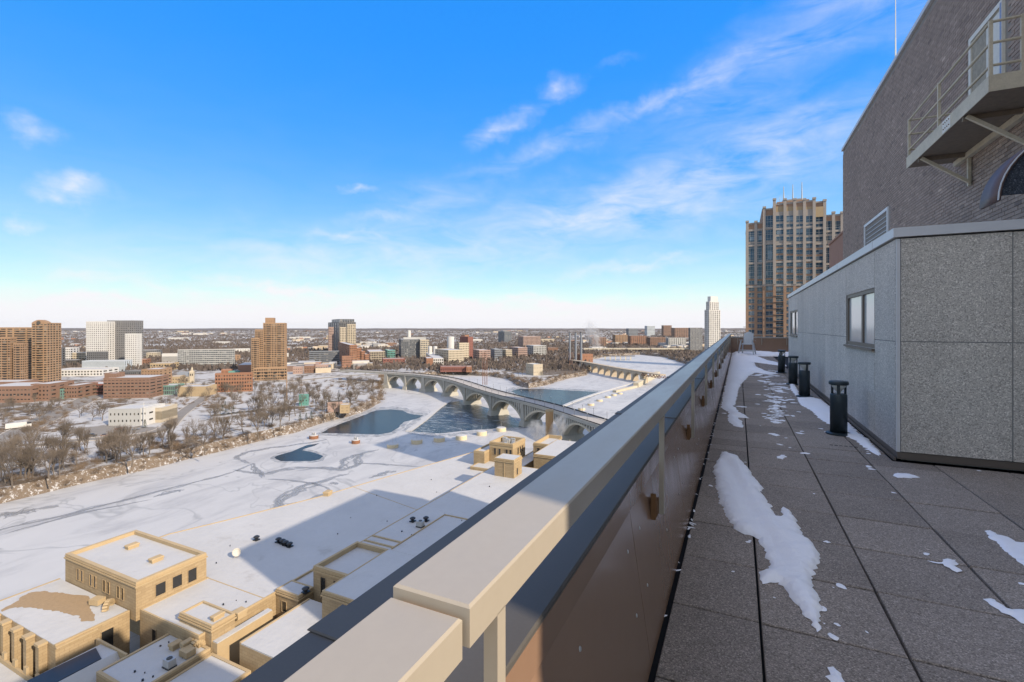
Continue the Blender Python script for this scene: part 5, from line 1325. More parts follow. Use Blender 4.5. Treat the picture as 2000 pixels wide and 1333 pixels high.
tower('brick_building', 'small red brick building below the grey and beige block', 'building', [(266,268,285,703,717,3,5,3,'orange',dict(deep=20))], phi=15)
tower('apartment_slab', 'long grey balcony slab with white end wall', 'building', [(314,347,458,684,720,9,26,0,'lgrey',dict(band=.36,pier=.10,glass='win_grey')), (314,316,346,692,716,1,0,0,'white',dict(deep=8,pier=0,band=1.0))], phi=18)
tower('warehouse', 'long low white-roofed warehouse in front of the podium', 'building', [(92,100,200,724,736,2,16,3,'white',dict(deep=40))], phi=10)
tower('office_block', 'low tan block with sloping roof right of the podium', 'building', [(290,293,336,711,724,2,8,3,'yellow',dict(deep=26))], phi=12)
# riverside brick complex
tower('brick_building', 'long low brown brick block with dark roofs at the left edge', 'building', [(-60,-40,60,757,788,3,14,3,'brick2',dict(deep=40,band=.62,pier=.3)), (-60,-40,36,748,770,3,14,3,'brick2',dict(deep=26,band=.7,pier=.5))], phi=6)
tower('brick_building', 'brown brick block with square openings beside the long low block', 'building', [(58,60,96,752,784,4,5,3,'brick2',dict(deep=32,band=.6,pier=.45))], phi=6)
tower('brick_building', 'brown brick block with green skylight roof left of the road bridge', 'building', [(98,100,122,762,780,3,5,3,'green',dict(deep=28,band=.3,pier=.2,glass='win_grey',roof='green')), (122,124,150,755,779,3,5,3,'brick2',dict(deep=30,band=.55,pier=.4))], phi=6)
tower('brick_building', 'dark glass linking block between two brown brick blocks', 'building', [(150,152,202,752,772,3,10,3,'maroon',dict(deep=26,band=.3,pier=.1))], phi=6)
tower('brick_building', 'large brown brick building with strip windows above the road bridge', 'building', [(200,202,292,740,779,6,12,3,'brick2',dict(deep=34,band=.66,pier=.25)), (202,204,226,731,777,7,5,3,'brick2',dict(deep=14,band=.7,pier=.5)), (274,276,310,723,766,7,6,3,'tan2',dict(deep=26,band=.6,pier=.55)), (240,242,274,726,764,6,8,3,'dgrey',dict(deep=10))], phi=6)
tower('low_building', 'low yellow-tan wing with a green awning below the large brick building', 'building', [(254,256,292,758,774,2,6,2,'yellow',dict(deep=16,band=.7,pier=.6))], phi=6)
tower('low_building', 'greenish glasshouse block right of the yellow-tan wing', 'building', [(292,294,340,755,772,2,12,3,'green',dict(deep=20,band=.2,pier=.16,glass='win_grey'))], phi=6)
tower('house', 'small tan gabled house left of the cream church', 'house', [(328,330,352,737,752,2,4,2,'yellow',dict(deep=16,band=.6,pier=.6))], phi=14)
tower('low_building', 'cream rounded building in front of the red brick block', 'building', [(345,347,402,757,775,2,9,2,'yellow',dict(deep=22,band=.75,pier=.7))], phi=4)
tower('brick_building', 'red brick office with green skylight on its snowy roof', 'building', [(396,420,492,731,767,5,14,6,'orange',dict(band=.5,pier=.42)), (424,432,452,723,733,1,3,2,'orange',dict(deep=10,band=.9,pier=.5)), (440,446,466,726,733,1,5,2,'teal',dict(deep=8,band=.4,pier=.3,roof='green'))], phi=16)
# stepped tan tower in the middle
tower('apartment_tower', 'stepped tan balconied tower standing alone above the riverside trees', 'tower', [
    (482,491,506,662,738,20,4,4,'tan',BAL), (492,498,514,645,737,24,4,4,'tan',BAL), (505,514,556,632,736,28,8,5,'tan',dict(BAL, deep=24)), (514,518,535,622,735,30,5,3,'tan2',dict(deep=14,band=.8,pier=.6)), (484,496,560,720,744,4,14,8,'tan',dict(BAL, band=.45))], phi=18)
tower('townhouses', 'row of mauve townhouses with snowy roofs right of the stepped tan tower', 'house', [(566,572,590,718,731,2,4,2,'mauve',dict(deep=12,band=.6,pier=.5)), (590,594,614,716,729,2,4,2,'brick2',dict(deep=12,band=.6,pier=.5)), (612,616,640,714,728,2,5,2,'mauve',dict(deep=12,band=.6,pier=.5))], phi=16)
tower('office_slab', 'long dark-grey office slab left of the black and tan tower', 'building', [(578,604,663,687,714,7,22,8,'slate',dict(band=.4,pier=.12,glass='win_dk'))], phi=20)
tower('apartment_tower', 'black and tan tower with dark flat crown in the middle distance', 'tower', [
    (641,662,695,630,694,21,8,5,'dgrey',dict(band=.30,pier=.3)), (676,678,695,634,697,19,5,3,'cream',dict(deep=10,band=.32,pier=.42)), (640,642,652,640,697,18,4,3,'mauve',dict(deep=8,band=.35,pier=.35)), (648,664,692,624,692,22,6,4,'slate',dict(band=.25,pier=.2,roof='dark')), (662,664,676,640,698,17,4,3,'cream',dict(deep=6,band=.35,pier=.45))], phi=30)
tower('brick_building', 'terraced orange brick apartments stepping down to the right of the black and tan tower', 'building', [
    (661,683,697,675,718,10,4,6,'orange',dict(band=.5,pier=.4)), (690,697,706,681,717,8,3,3,'orange',dict(band=.5,pier=.4)), (700,706,713,687,717,7,3,3,'orange',dict(band=.5,pier=.4)), (706,713,721,693,717,6,3,3,'orange',dict(band=.5,pier=.4)), (663,668,688,697,721,5,6,3,'brick',dict(band=.6,pier=.4,deep=8))], phi=26)
tower('apartment_block', 'low brown and cream apartments right of the terraced orange brick', 'building', [(716,722,752,689,709,5,9,3,'mauve',dict(band=.4,pier=.4)), (722,723,752,688,710,5,9,3,'cream',dict(deep=4,band=.2,pier=.25))], phi=20)
tower('office_block', 'small dark green-black block in trees left of the grey glass building', 'building', [(752,757,772,685,702,4,5,2,'teal',dict(band=.3,pier=.3))], phi=22)
tower('apartment_block', 'grey glass apartment building with pale green end', 'building', [(779,784,820,664,702,9,11,3,'dgrey',dict(band=.3,pier=.3,glass='win_grey')), (819,821,838,665,702,9,5,3,'cream',dict(band=.35,pier=.3,glass='win_grey',deep=20)), (784,788,832,660,700,2,10,3,'lgrey',dict(deep=10))], phi=18)
tower('mill_building', 'cream mill block with rows of small windows by the far bank', 'building', [(850,876,906,685,712,6,11,8,'cream',dict(band=.5,pier=.5)), (893,897,916,671,706,8,6,3,'cream',dict(band=.55,pier=.5))], phi=32)
tower('brick_building', 'tall narrow maroon brick mill behind the cream mill block', 'building', [(898,914,924,659,702,8,3,5,'maroon',dict(band=.8,pier=.7)), (900,908,916,655,664,1,2,2,'orange',dict(band=.8,pier=.6))], phi=34)
tower('low_building', 'white low building with dark windows at the foot of the cream mill', 'building', [(832,846,866,701,717,3,5,3,'white',dict(band=.3,pier=.35)), (830,833,846,701,719,2,3,2,'orange',dict(band=.9,pier=.5))], phi=14)
tower('warehouse', 'long low dark brick warehouse beyond the arch bridge', 'building', [(857,860,911,717,727,1,12,3,'maroon',dict(band=.9,pier=.3,deep=14)), (910,911,921,717,727.5,1,2,2,'orange',dict(band=.9,pier=.5,deep=16))], phi=4)
for i, (a, b_, c_, yt, yb, w, lab) in enumerate(((924,936,958,685,706,'mauve','brown and cream flats just right of the maroon mill'), (957,966,981,683,703,'slate','dark flats with pale balconies, second right of the maroon mill'), (980,988,1000,684,702,'cream','cream flats, third right of the maroon mill'), (996,1012,1030,680,699,'mauve','brown apartment row before the dark distant slab'), (1028,1042,1067,676,697,'lgrey','pale apartment row nearest the power station stacks'))):
    tower('apartment_block', lab, 'building', [(a, b_, c_, yt, yb, 5, 8, 4, w, dict(band=.4, pier=.35))], phi=24)
tower('office_tower', 'dark grey slab block standing alone on the far plain', 'building', [(973,985,999,648,669,9,6,5,'slate',dict(band=.3,pier=.3))], phi=30)
tower('apartment_block', 'wide brown apartment slab on the far plain', 'building', [(1012,1022,1056,658,679,8,14,4,'mauve',dict(band=.3,pier=.4))], phi=20)
tower('low_building', 'pale flat-roofed building on the snowy point beyond the arch bridge', 'building', [(1027,1042,1060,713,734,2,6,4,'cream',dict(band=.7,pier=.6))], phi=24)
tower('brick_building', 'orange brick power house below the dark stacks', 'building', [(1124,1128,1158,693,709,2,6,3,'orange',dict(band=.7,pier=.5))], phi=16)
for i, px in enumerate((1113, 1124.5, 1135)):
    D = 1010; p = PD(px, D, ZG); h = (HY-649)*D/FPX+CAMZ-ZG
    t = thing('smokestack', ('leftmost of three tall dark power station stacks', 'middle of three tall dark power station stacks', 'rightmost of three tall dark power station stacks')[i], 'smokestack', p, 0, 'power station stacks')
    MB().lathe(0, 0, [(2.6, 0), (2.2, h)], 14).build('shaft', M['slate'], t); MB().lathe(0, 0, [(2.5, h-1), (2.5, h), (1.6, h+.1)], 14).build('rim', M['dark'], t)
far_r = [(1223,1228,1246,642,658,'slate','slim dark block left of the far university towers'), (1259,1264,1279,637,656,'blue','blue-grey tower among the far university buildings'), (1292,1296,1312,636,657,'brick2','brown brick tower among the far university buildings'), (1311,1318,1346,641,660,'brick2','wide brown block right of the far brown tower'),
         (1196,1202,1226,655,672,'tan2','pale domed-looking block on the far river bluff'), (1226,1232,1262,657,675,'brick','low brick block on the far river bluff, left'), (1262,1270,1300,660,676,'brick2','low brick block on the far river bluff, middle'), (1300,1306,1340,661,678,'lgrey','round-fronted pale block on the far river bluff'), (1150,1156,1184,660,676,'brick2','low brown block behind the steam plume'), (1345,1348,1372,641,688,'grey','plain grey slab left of the white tower')]
for a, b_, c_, yt, yb, w, lab in far_r:
    tower('office_block', lab, 'building', [(a, b_, c_, yt, yb, max(3, int((yb-yt)/2.4)), 8, 4, w, dict(band=.35, pier=.35, glass='win_grey' if w in ('blue', 'grey') else 'win_dk'))], phi=22)
tower('white_tower', 'slender white stepped residential tower beyond the railing', 'tower', [(1376,1385,1407,606,712,27,6,3,'white',dict(band=.34,pier=.4)), (1379,1386,1404,590,711,30,5,3,'white',dict(band=.34,pier=.4)), (1382,1388,1402,580,710,3,7,3,'white',dict(band=.4,pier=.5))], phi=24)
# island buildings
tower('school_building', 'long pale two-storey building with dark window pairs among the near trees', 'building', [(210,212,274,801,832,2,8,3,'lgrey',dict(deep=24,band=.55,pier=.6,glass='win_dk')), (272,274,286,799,831,2,2,2,'white',dict(deep=22,band=.6,pier=.55)), (284,286,316,799,826,1,3,2,'cream',dict(deep=20,band=1,pier=0))], phi=4)
tower('house', 'narrow teal house on the snowy island', 'house', [(580,584,601,773,793,3,3,2,'teal',dict(band=.7,pier=.6))], phi=10)
tower('house', 'brown house with dark roof among the island trees', 'house', [(628,640,668,786,806,2,4,3,'mauve',dict(band=.7,pier=.6,roof='dark')), (662,664,682,793,808,2,2,2,'yellow',dict(deep=10,band=.7,pier=.5))], phi=14)
# church
cp = P(375, 748, ZG); chq = thing('church', 'cream stone church with bell tower and blue-grey roof among brick blocks', 'church', cp, YAW+R(20)); chq.scale = (.85, .85, .8)
MB().box(-3, 3, -3, 3, 0, 19).build('bell_tower', M['cream'], chq)
sp_ = MB(); sp_.quadbox([(-3.2,-3.2,19),(3.2,-3.2,19),(3.2,3.2,19),(-3.2,3.2,19),(-2.0,-2.0,21),(2.0,-2.0,21),(2.0,2.0,21),(-2.0,2.0,21)]); sp_.lathe(0, 0, [(1.7, 21), (1.6, 24), (.1, 28)], 8); sp_.build('spire', M['cream'], chq)
for k in range(2): MB().box(-2.2+k*2.6, -.6+k*2.6, -3.06, -2.98, 12, 16).build('louvre', M['dark'], chq)
nv = MB(); nv.quadbox([(-20,-2,0),(-4.1,-2,0),(-4.1,12,0),(-20,12,0),(-20,-2,11),(-4.1,-2,11),(-4.1,12,11),(-20,12,11)]); nv.build('nave', M['cream'], chq)
MB().quadbox([(-20.5,-2.6,11),(-4.11,-2.6,11),(-4.11,12.6,11),(-20.5,12.6,11),(-20.5,4.9,19),(-4.11,4.9,19),(-4.11,5.1,19),(-20.5,5.1,19)]).build('nave_roof', M['slate'], chq)
for k in range(4): MB().box(-18.5+k*3.7, -16.8+k*3.7, -2.06, -1.98, 3, 8.5).build('window', M['win_dk'], chq)
# silos and tanks
def silo(px, yt, yb, rpx, label, m='white'):
    D = FPX*(CAMZ-ZG)/(yb-HY); p = PD(px, D, ZG); h = CAMZ+(HY-yt)*D/FPX-ZG; r = rpx*D/FPX
    t = thing('silo', label, 'silo', p); MB().lathe(0, 0, [(r, 0), (r, h)], 18).build('drum', M[m], t); MB().lathe(0, 0, [(r*1.02, h-.6), (r*.7, h+.5), (.2, h+.8)], 18).build('lid', M['snow_roof'], t)
silo(799, 646, 690, 3.5, 'tall slim white silo rising behind the grey glass building'); silo(880, 658, 696, 7, 'white water tank behind the cream mill block'); silo(840, 677, 706, 4, 'left of two white silos beside the cream mill', 'white'); silo(850, 677, 706, 4, 'right of two white silos beside the cream mill', 'white')
# ------------------------------------------------------------------ big tan brick tower beyond the terrace end
CY = 297.6; CX0 = 4.0; carl = thing('apartment_tower', 'massive tan brick and pale stone tower with stepped crown beyond the terrace end', 'tower', (CX0, CY, -76))
M['c_brick'] = mat('tower_brick', (.31,.20,.14), rough=.9, var=.12, scale=.12, fine=1.2); M['c_stone'] = mat('tower_stone', (.32,.29,.265), rough=.9, var=.1, scale=.15, fine=1.5)
win_mat('c_glass', (.018,.045,.075), (.16,.22,.27), 2.2, .18, .07); M['c_mull'] = mat('tower_mullion', (.34,.35,.35), rough=.6, var=.05)
def cxp(px):                                       # x (local) on the front plane for a photo column
    k = (px-CX)/FPX; return (CY*(k*ca-sa))/(ca+k*sa)-CX0
def czp(px, py):
    x = cxp(px)+CX0; D = -x*sa+CY*ca; return CAMZ+(HY-py)*D/FPX+76
secs = [(1458, 1489, 437, 6), (1489, 1511, 410, 3), (1511, 1589, 398, 0), (1589, 1612, 396, 3), (1612, 1690, 419, 6)]
for (a, b, yt, back) in secs:
    x0, x1, zt = cxp(a), cxp(b), czp((a+b)/2, yt); MB().box(x0, x1-.01, back*.35, 34, 0, zt).build('wall', M['c_brick'], carl)
    MB().box(x0-.1, x1+.1, back*.35-.2, 34.1, zt, zt+.9).build('coping', M['c_stone'], carl)
MB().box(cxp(1518), cxp(1582), 2.5, 30, czp(1550, 398)+.9, czp(1550, 390)).build('crown', M['c_brick'], carl); MB().box(cxp(1530), cxp(1570), 5, 26, czp(1550, 390)+.01, czp(1550, 385)).build('crown', M['c_stone'], carl)
fins = [1459.5, 1476.5, 1493, 1512.5, 1533, 1552, 1571, 1590, 1611, 1629, 1646]
for px in fins:
    sec = [s_ for s_ in secs if s_[0]-2 <= px <= s_[1]+2]; back = min(s_[3] for s_ in sec)*.35; yt = min(s_[2] for s_ in sec)-(6 if 1505 < px < 1595 else 3)
    q = MB(); x = cxp(px); w = .70; z1 = czp(px, yt); z0 = czp(px, 556)
    q.box(x-w, x+w, back-.7, back+.2, z0, z1); q.box(x-w*1.2, x+w*1.2, back-1.0, back+.3, z1, z1+1.0); q.build('stone_fin', M['c_stone'], carl)
    MB().box(x-.7, x+.7, back-.42, back+.1, 0, z0).build('brick_pier', M['c_brick'], carl)
for py in (446, 476, 511, 557):
    for (a, b, yt, back) in secs:
        x0, x1 = cxp(a), cxp(b); z = czp((a+b)/2, py+ (3 if back == 6 else 0)); MB().box(x0, x1, back*.35-.45, back*.35-.003, z-.5, z+.6).build('stone_band', M['c_stone'], carl)
for (a, b, yt, back) in secs: MB().box(cxp(a)+.2, cxp(b)-.2, back*.35-.16, back*.35-.004, czp(a, 476), czp((a+b)/2, yt+14)).build('stone_facing', M['c_stone'], carl)
def cwin(w, h, n):
    q = MB(); q.box(-w/2, w/2, -.06, 0, 0, h, 0)
    for i in range(n+1): x = -w/2+w*i/n; q.box(x-.05, x+.05, -.14, -.061, 0, h, 1)
    for z in (0, h*.35, h): q.box(-w/2, w/2, -.13, -.062, z-.05, z+.05, 1)
    return q.mesh('window', [M['c_glass'], M['c_mull']])
wm = {k: cwin(*k) for k in ((4.0, 2.4, 3), (3.5, 2.3, 2), (4.4, 3.38, 3), (3.9, 3.38, 2))}
wcols = [(1468, 0), (1484.5, 0), (1502.5, 0), (1523, 1), (1542.5, 1), (1561.5, 1), (1580.5, 1), (1600, 1), (1620.5, 0), (1637, 0)]
for px, wide in wcols:
    sec = [s_ for s_ in secs if s_[0] <= px <= s_[1]][0]; back = sec[3]*.35; zt = czp(px, sec[2])
    fl = 3.45; k = 0; z = zt-6.5
    while z > 50 and k < 30:
        py = HY+FPX*(CAMZ-(z-76))/(-(cxp(px)+CX0)*sa+CY*ca)
        strip_ = (470 < py < 552 and not wide) or (py < 470 and k % 3 != 2)
        key = (4.4, 3.38, 3) if (strip_ and not wide) else (3.9, 3.38, 2) if strip_ else (4.0, 2.4, 3) if not wide and py < 556 else (3.5, 2.3, 2)
        if not (py < 425 and 1505 < px < 1612): link('window', wm[key], carl, (cxp(px), back-.165 if py < 476 else back-.01, z))
        z -= fl; k += 1
for px in (1502, 1520, 1540):                      # dark balcony stacks low down
    for k in range(8):
        z = czp(px, 566+k*12.2)
        if px == 1520:
            MB().box(cxp(px)-2.2, cxp(px)+2.4, -.06, -.012, z-3.2, z-.4).build('balcony_recess', M['win_dk'], carl); MB().box(cxp(px)-2.3, cxp(px)+2.5, -.9, -.061, z-3.45, z-3.2).build('balcony_slab', M['c_brick'], carl)
for px in (1522.5, 1542, 1561.5, 1581, 1600): MB().box(cxp(px)-1.9, cxp(px)+1.9, -.03, -.004, czp(px, 424), czp(px, 404)).build('crown_panel', M['yellow'], carl)
for px, top in ((1531.5, 362), (1549.5, 358), (1567.5, 353)): MB().tube((cxp(px), 3, czp(px, 394)), (cxp(px), 3, czp(px, top)), .38, .14, 6).build('spire_mast', M['galv'], carl)
for px in (1525, 1559): MB().tube((cxp(px), 8, czp(px, 392)), (cxp(px), 8, czp(px, 378)), .12, .05, 6).build('spire_mast', M['galv'], carl)
for k in range(24): MB().box(-1.5, -.02, 4, 9, 75-k*3.45+2, 75-k*3.45+2.3).build('balcony_slab', M['c_stone'], carl)
# neighbour towers to the right, outside the view, whose shadows cross the river
nb = thing('apartment_tower', 'tall neighbouring tower standing right of the view behind the penthouse', 'tower', (48, 188, -76)); facade(nb, 0, 30, 0, 42, 0, 157, 44, 10, 14, 'tan')

# ================================================================== VEHICLES AND POLES ON THE BANK
M['poleM'] = mat('wood_pole', (.20,.15,.11), rough=.9, var=.2, scale=1)
def pole_at(px, yt, yb, label, r=.25, arms=1, m='poleM'):
    D = FPX*(CAMZ-ZG)/(yb-HY); p = PD(px, D, ZG); h = CAMZ+(HY-yt)*D/FPX-ZG
    t = thing('utility_pole', label, 'pole', p, YAW); MB().tube((0,0,0), (0,0,h), r, r*.6, 7).build('shaft', M[m], t)
    for k in range(arms): MB().bar((-2.2, 0, h-1.2-2*k), (2.2, 0, h-1.2-2*k), .2, .2).build('crossarm', M[m], t)
pole_at(560, 708, 782, 'tall tan pole rising beside the stepped tan tower', .55, 0, 'tan'); pole_at(662, 762, 812, 'dark pole among the island trees by the river', .4, 0, 'iron'); pole_at(281, 786, 832, 'pale pole beside the long pale building', .3, 0, 'white')
pole_at(943, 690, 752, 'left of three dark power poles beyond the arch bridge', .45, 2, 'rust_truss'); pole_at(947, 688, 752, 'middle of three dark power poles beyond the arch bridge', .45, 2, 'rust_truss'); pole_at(951, 692, 752, 'right of three dark power poles beyond the arch bridge', .45, 2, 'rust_truss')
pole_at(1113, 690, 724, 'left power pole near the stone bridge end', .45, 1, 'rust_truss'); pole_at(1117, 688, 724, 'right power pole near the stone bridge end', .45, 1, 'rust_truss')
def vehicle(px, py, rz, label, m, L_=4.6, H=1.5, cat='car', name='car', z=ZG+.15):
    p = P(px, py, z); t = thing(name, label, cat, p, rz); W = 1.9 if name == 'car' else 2.6
    q = MB(); q.bevbox(-L_/2, L_/2, -W/2, W/2, .35, H*.62, .12); q.build('body', M[m], t)
    if name == 'car':
        MB().quadbox([(-L_*.32,-W*.46,H*.62),(L_*.22,-W*.46,H*.62),(L_*.22,W*.46,H*.62),(-L_*.32,W*.46,H*.62),(-L_*.22,-W*.38,H),(L_*.10,-W*.38,H),(L_*.10,W*.38,H),(-L_*.22,W*.38,H)]).build('cabin', M['win_dk'], t)
    else:
        MB().box(-L_/2+.1, L_/2-2.6, -W/2+.05, W/2-.05, H*.621, H).build('cargo_box', M['white'], t); MB().box(L_/2-2.5, L_/2-.1, -W/2+.1, W/2-.1, H*.621, H*.85).build('cab', M['win_dk'], t)
    for sx_ in (-.31, .31):
        for sy_ in (-1, 1):
            w = MB(); w.lathe(0, 0, [(.34, -.12), (.34, .12)], 12); w.v = [(v[0]+sx_*L_, v[2]+sy_*W*.46, v[1]+.34) for v in w.v]; w.build('wheel', M['dark'], t)
rd = YAW+R(58)
vehicle(36, 836, YAW+R(48), 'white box truck driving on the wide road at left', 'white', 14, 4.0, 'truck', 'truck'); vehicle(72, 825, YAW+R(52), 'dark car ahead of the white truck on the wide road', 'slate')
vehicle(180, 853, YAW+R(4), 'dark van on the lower road before the long pale building', 'dark', 5.4, 2.2); vehicle(204, 852, YAW+R(4), 'brown car behind the dark van on the lower road', 'mauve')
vehicle(232, 839, YAW+R(70), 'dark red car parked in the lot before the long pale building', 'maroon'); vehicle(265, 840, YAW+R(10), 'dark blue car parked nearest the pale pole', 'slate')
for k in range(11): vehicle(418+k*9.5, 813-k*1.1, YAW+R(52), 'dark parked car, number %s in the diagonal row on the island road' % ('one','two','three','four','five','six','seven','eight','nine','ten','eleven')[k] if False else ('leftmost dark car' if k == 0 else 'rightmost dark car' if k == 10 else 'dark car in the middle')+' of the diagonal parked row on the island', 'dark'); 
row = [o for o in scene.objects if o.get('label', '').startswith('dark car in the middle')]
for o in row: o['group'] = 'diagonal parked row on the island'
# ================================================================== TREES
M['bark'] = mat('bark', (.14,.115,.095), rough=.95, var=.25, scale=.8); M['twig'] = mat('twigs', (.135,.108,.086), rough=.95, var=.3, scale=.08, rnd=.28, fine=.8)
M['wood_far'] = mat('far_woods', (.105,.084,.074), rough=.95, var=.45, scale=.01, fine=.09); M['brush'] = mat('brush', (.16,.115,.08), rough=.95, var=.4, scale=.1)
M['fir'] = mat('evergreen', (.045,.06,.035), rough=.95, var=.3, scale=.6)
def tree_mesh(seed, H, spread, upright=.5):
    rnd = random.Random(seed); tr, tw = MB(), MB(); ends = []
    def grow(p, d, L_, r, lev):
        seg = 3 if lev < 2 else 2; q = p
        for s_ in range(seg):
            d2 = (d+Vector((rnd.gauss(0, .13), rnd.gauss(0, .13), rnd.gauss(0, .06)+.05*lev*upright))).normalized(); q2 = q+d2*(L_/seg); r2 = r*(1-.28/seg*(s_+1)/1.0)
            tr.tube(q, q2, r*(1-.3*s_/seg), r*(1-.3*(s_+1)/seg), 5 if lev < 2 else 3, caps=False)
            q, d = q2, d2
            if lev >= 1 and s_ < seg-1: ends.append((q, d, L_*.7, lev))
        if lev < 3:
            n_ = rnd.randint(3, 4) if lev else rnd.randint(4, 5); ph = rnd.uniform(0, 6.28)
            for k in range(n_):
                a = ph+2*math.pi*k/n_+rnd.uniform(-.4, .4); sp_ = spread*rnd.uniform(.6, 1.25)
                o_ = d.orthogonal().normalized(); o_.rotate(Matrix.Rotation(a, 3, d)); nd = (d*math.cos(sp_)+o_*math.sin(sp_)).normalized()
                grow(q, nd, L_*rnd.uniform(.66, .92), r*.60, lev+1)
        else: ends.append((q, d, L_, lev))
    grow(Vector((0,0,0)), Vector((rnd.gauss(0,.04), rnd.gauss(0,.04), 1)).normalized(), H*.26, H*.024, 0)
    for (q, d, L_, lev) in ends:
        for k in range(6 if lev >= 3 else 3):
            dd = (d+Vector((rnd.gauss(0,.6), rnd.gauss(0,.6), rnd.gauss(.12,.45)))).normalized(); l = L_*rnd.uniform(.5, 1.15); e = q+dd*l; o_ = dd.orthogonal().normalized(); o_.rotate(Matrix.Rotation(rnd.uniform(0, 6.28), 3, dd)); w = H*.0019
            tw.tri(q-o_*w, q+o_*w, e)
            for j in range(2):
                m0 = q+dd*l*rnd.uniform(.3, .8); d3 = (dd+Vector((rnd.gauss(0,.6), rnd.gauss(0,.6), rnd.gauss(0,.4)))).normalized(); o3 = d3.orthogonal().normalized(); tw.tri(m0-o3*w*.7, m0+o3*w*.7, m0+d3*l*.55)
    return tr.mesh('trunk', M['bark']), tw.mesh('crown', M['twig'])
kinds = [tree_mesh(11+i, 16, (.50, .62, .42, .55, .70, .38)[i], (.6, .3, .9, .5, .2, 1.0)[i]) for i in range(6)]
def sapling(seed):
    rnd = random.Random(seed); q = MB()
    for k in range(260):
        a = rnd.uniform(0, 6.28); el = rnd.uniform(.35, 1.45); l = rnd.uniform(1.2, 4.0); b_ = Vector((rnd.gauss(0,.9), rnd.gauss(0,.9), 0)); d = Vector((math.cos(a)*math.cos(el), math.sin(a)*math.cos(el), math.sin(el)))
        o_ = d.orthogonal().normalized()*.035; q.tri(b_-o_, b_+o_, b_+d*l); m0 = b_+d*l*.5; d2 = (d+Vector((rnd.gauss(0,.5), rnd.gauss(0,.5), rnd.gauss(0,.3)))).normalized(); q.tri(m0-o_, m0+o_, m0+d2*l*.5)
    return q
def plant_tree(px, py, h, label, group, kind=None, rnd=random):
    p = P(px, py, ZG); t = thing('bare_tree', label, 'tree', (p.x, p.y, ZG-.1), rnd.uniform(0, 6.28), group); k = kinds[rnd.randrange(6) if kind is None else kind]; s_ = h/16*rnd.uniform(.92, 1.08)
    t.scale = (s_*rnd.uniform(.75, 1.0), s_*rnd.uniform(.75, 1.0), s_*rnd.uniform(1.0, 1.22)); link('trunk', k[0], t); link('crown', k[1], t)
rt = random.Random(21)
specials = [(258,912,20,0,'spreading bare tree at the bank, largest left of the river bend'),(400,888,21,4,'many-limbed bare tree leaning over the ice edge'),(505,858,20,2,'tall bare tree right of the many-limbed one at the bank'),(24,952,20,1,'bare tree nearest the bottom-left bank corner'),(98,944,18,3,'second bare tree from the bottom-left bank corner'),(548,842,19,5,'bare tree beside the river near the island path end'),(730,785,17,1,'wide bare tree on the point facing the arch bridge'),(200,822,17,0,'dark spreading tree left of the long pale building'),(322,812,17,3,'tall bare tree right of the long pale building'),(655,818,15,2,'bare tree leaning over the dark open water')]
for px, py, h, k, lab in specials: plant_tree(px, py, h, lab, None, k, rt)
zones = [('bare tree in the row along the river bank', 'bare trees along the river bank', 46, lambda: (lambda x: (x, 965-x*.232+rt.uniform(-22, -2)))(rt.uniform(-10, 700)), (12, 18)),
         ('bare tree in the wood at lower left behind the bank row', 'bare trees of the lower left wood', 34, lambda: (rt.uniform(-20, 260), rt.uniform(872, 935)), (13, 19)),
         ('bare tree on the snowy island between path and houses', 'bare trees scattered over the island', 44, lambda: (rt.uniform(400, 725), rt.uniform(775, 835)), (11, 17)),
         ('bare tree beside the wide road at left', 'bare trees beside the wide road', 26, lambda: (rt.uniform(-10, 200), rt.uniform(792, 832)), (9, 14)),
         ('bare tree in the belt before the brick blocks and stepped tower', 'bare trees in the belt before the brick blocks', 58, lambda: (rt.uniform(330, 745), rt.uniform(752, 778)), (11, 16)),
         ('bare tree in the belt behind the arch bridge end', 'bare trees behind the arch bridge end', 30, lambda: (rt.uniform(690, 900), rt.uniform(720, 736)), (10, 15)),
         ('bare tree on the snowy point beyond the arch bridge', 'bare trees on the far snowy point', 34, lambda: (rt.uniform(930, 1130), rt.uniform(706, 735)), (10, 15))]
for lab, grp, n_, fn, (h0, h1) in zones:
    k = 0; tries = 0
    while k < n_ and tries < 900:
        tries += 1; px, py = fn(); p = P(px, py, ZG)
        if inside((p.x, p.y), riverpoly): continue
        if 205 < px < 320 and 800 < py < 845: continue
        plant_tree(px, py, rt.uniform(h0, h1), lab, grp, None, rt); k += 1
# dark evergreens by the island path
def fir_mesh(seed):
    rnd = random.Random(seed); q = MB(); q.tube((0,0,0), (0,0,6), .18, .04, 5, caps=False)
    for k in range(420):
        z = rnd.uniform(.6, 7); r = (7.3-z)*.33; a = rnd.uniform(0, 6.28); c = Vector((math.cos(a)*r*rnd.uniform(.3, 1), math.sin(a)*r*rnd.uniform(.3, 1), z)); d = Vector((math.cos(a), math.sin(a), -.35)); s_ = Vector((-math.sin(a), math.cos(a), 0))*.16; q.tri(c-s_, c+s_, c+d*rnd.uniform(.4, .9))
    return q
fm = fir_mesh(3)
fmt = MB().tube((0,0,0), (0,0,6.5), .18, .04, 5).mesh('trunk', M['bark']); fmc = fm.mesh('crown', M['fir'])
for i, (px, py) in enumerate(((426,806),(434,803),(441,806),(448,802),(456,804),(586,822),(598,820),(608,818),(283,836),(440,797))):
    p = P(px, py, ZG); t = thing('evergreen_tree', 'small dark evergreen among the bare island trees' if i != 8 else 'dark evergreen at the corner of the long pale building', 'tree', (p.x, p.y, ZG), rt.uniform(0, 6), 'dark evergreens on the island' if i != 8 else None); s_ = rt.uniform(.6, 1.0); t.scale = (s_, s_, s_); link('trunk', fmt, t); link('crown', fmc, t)
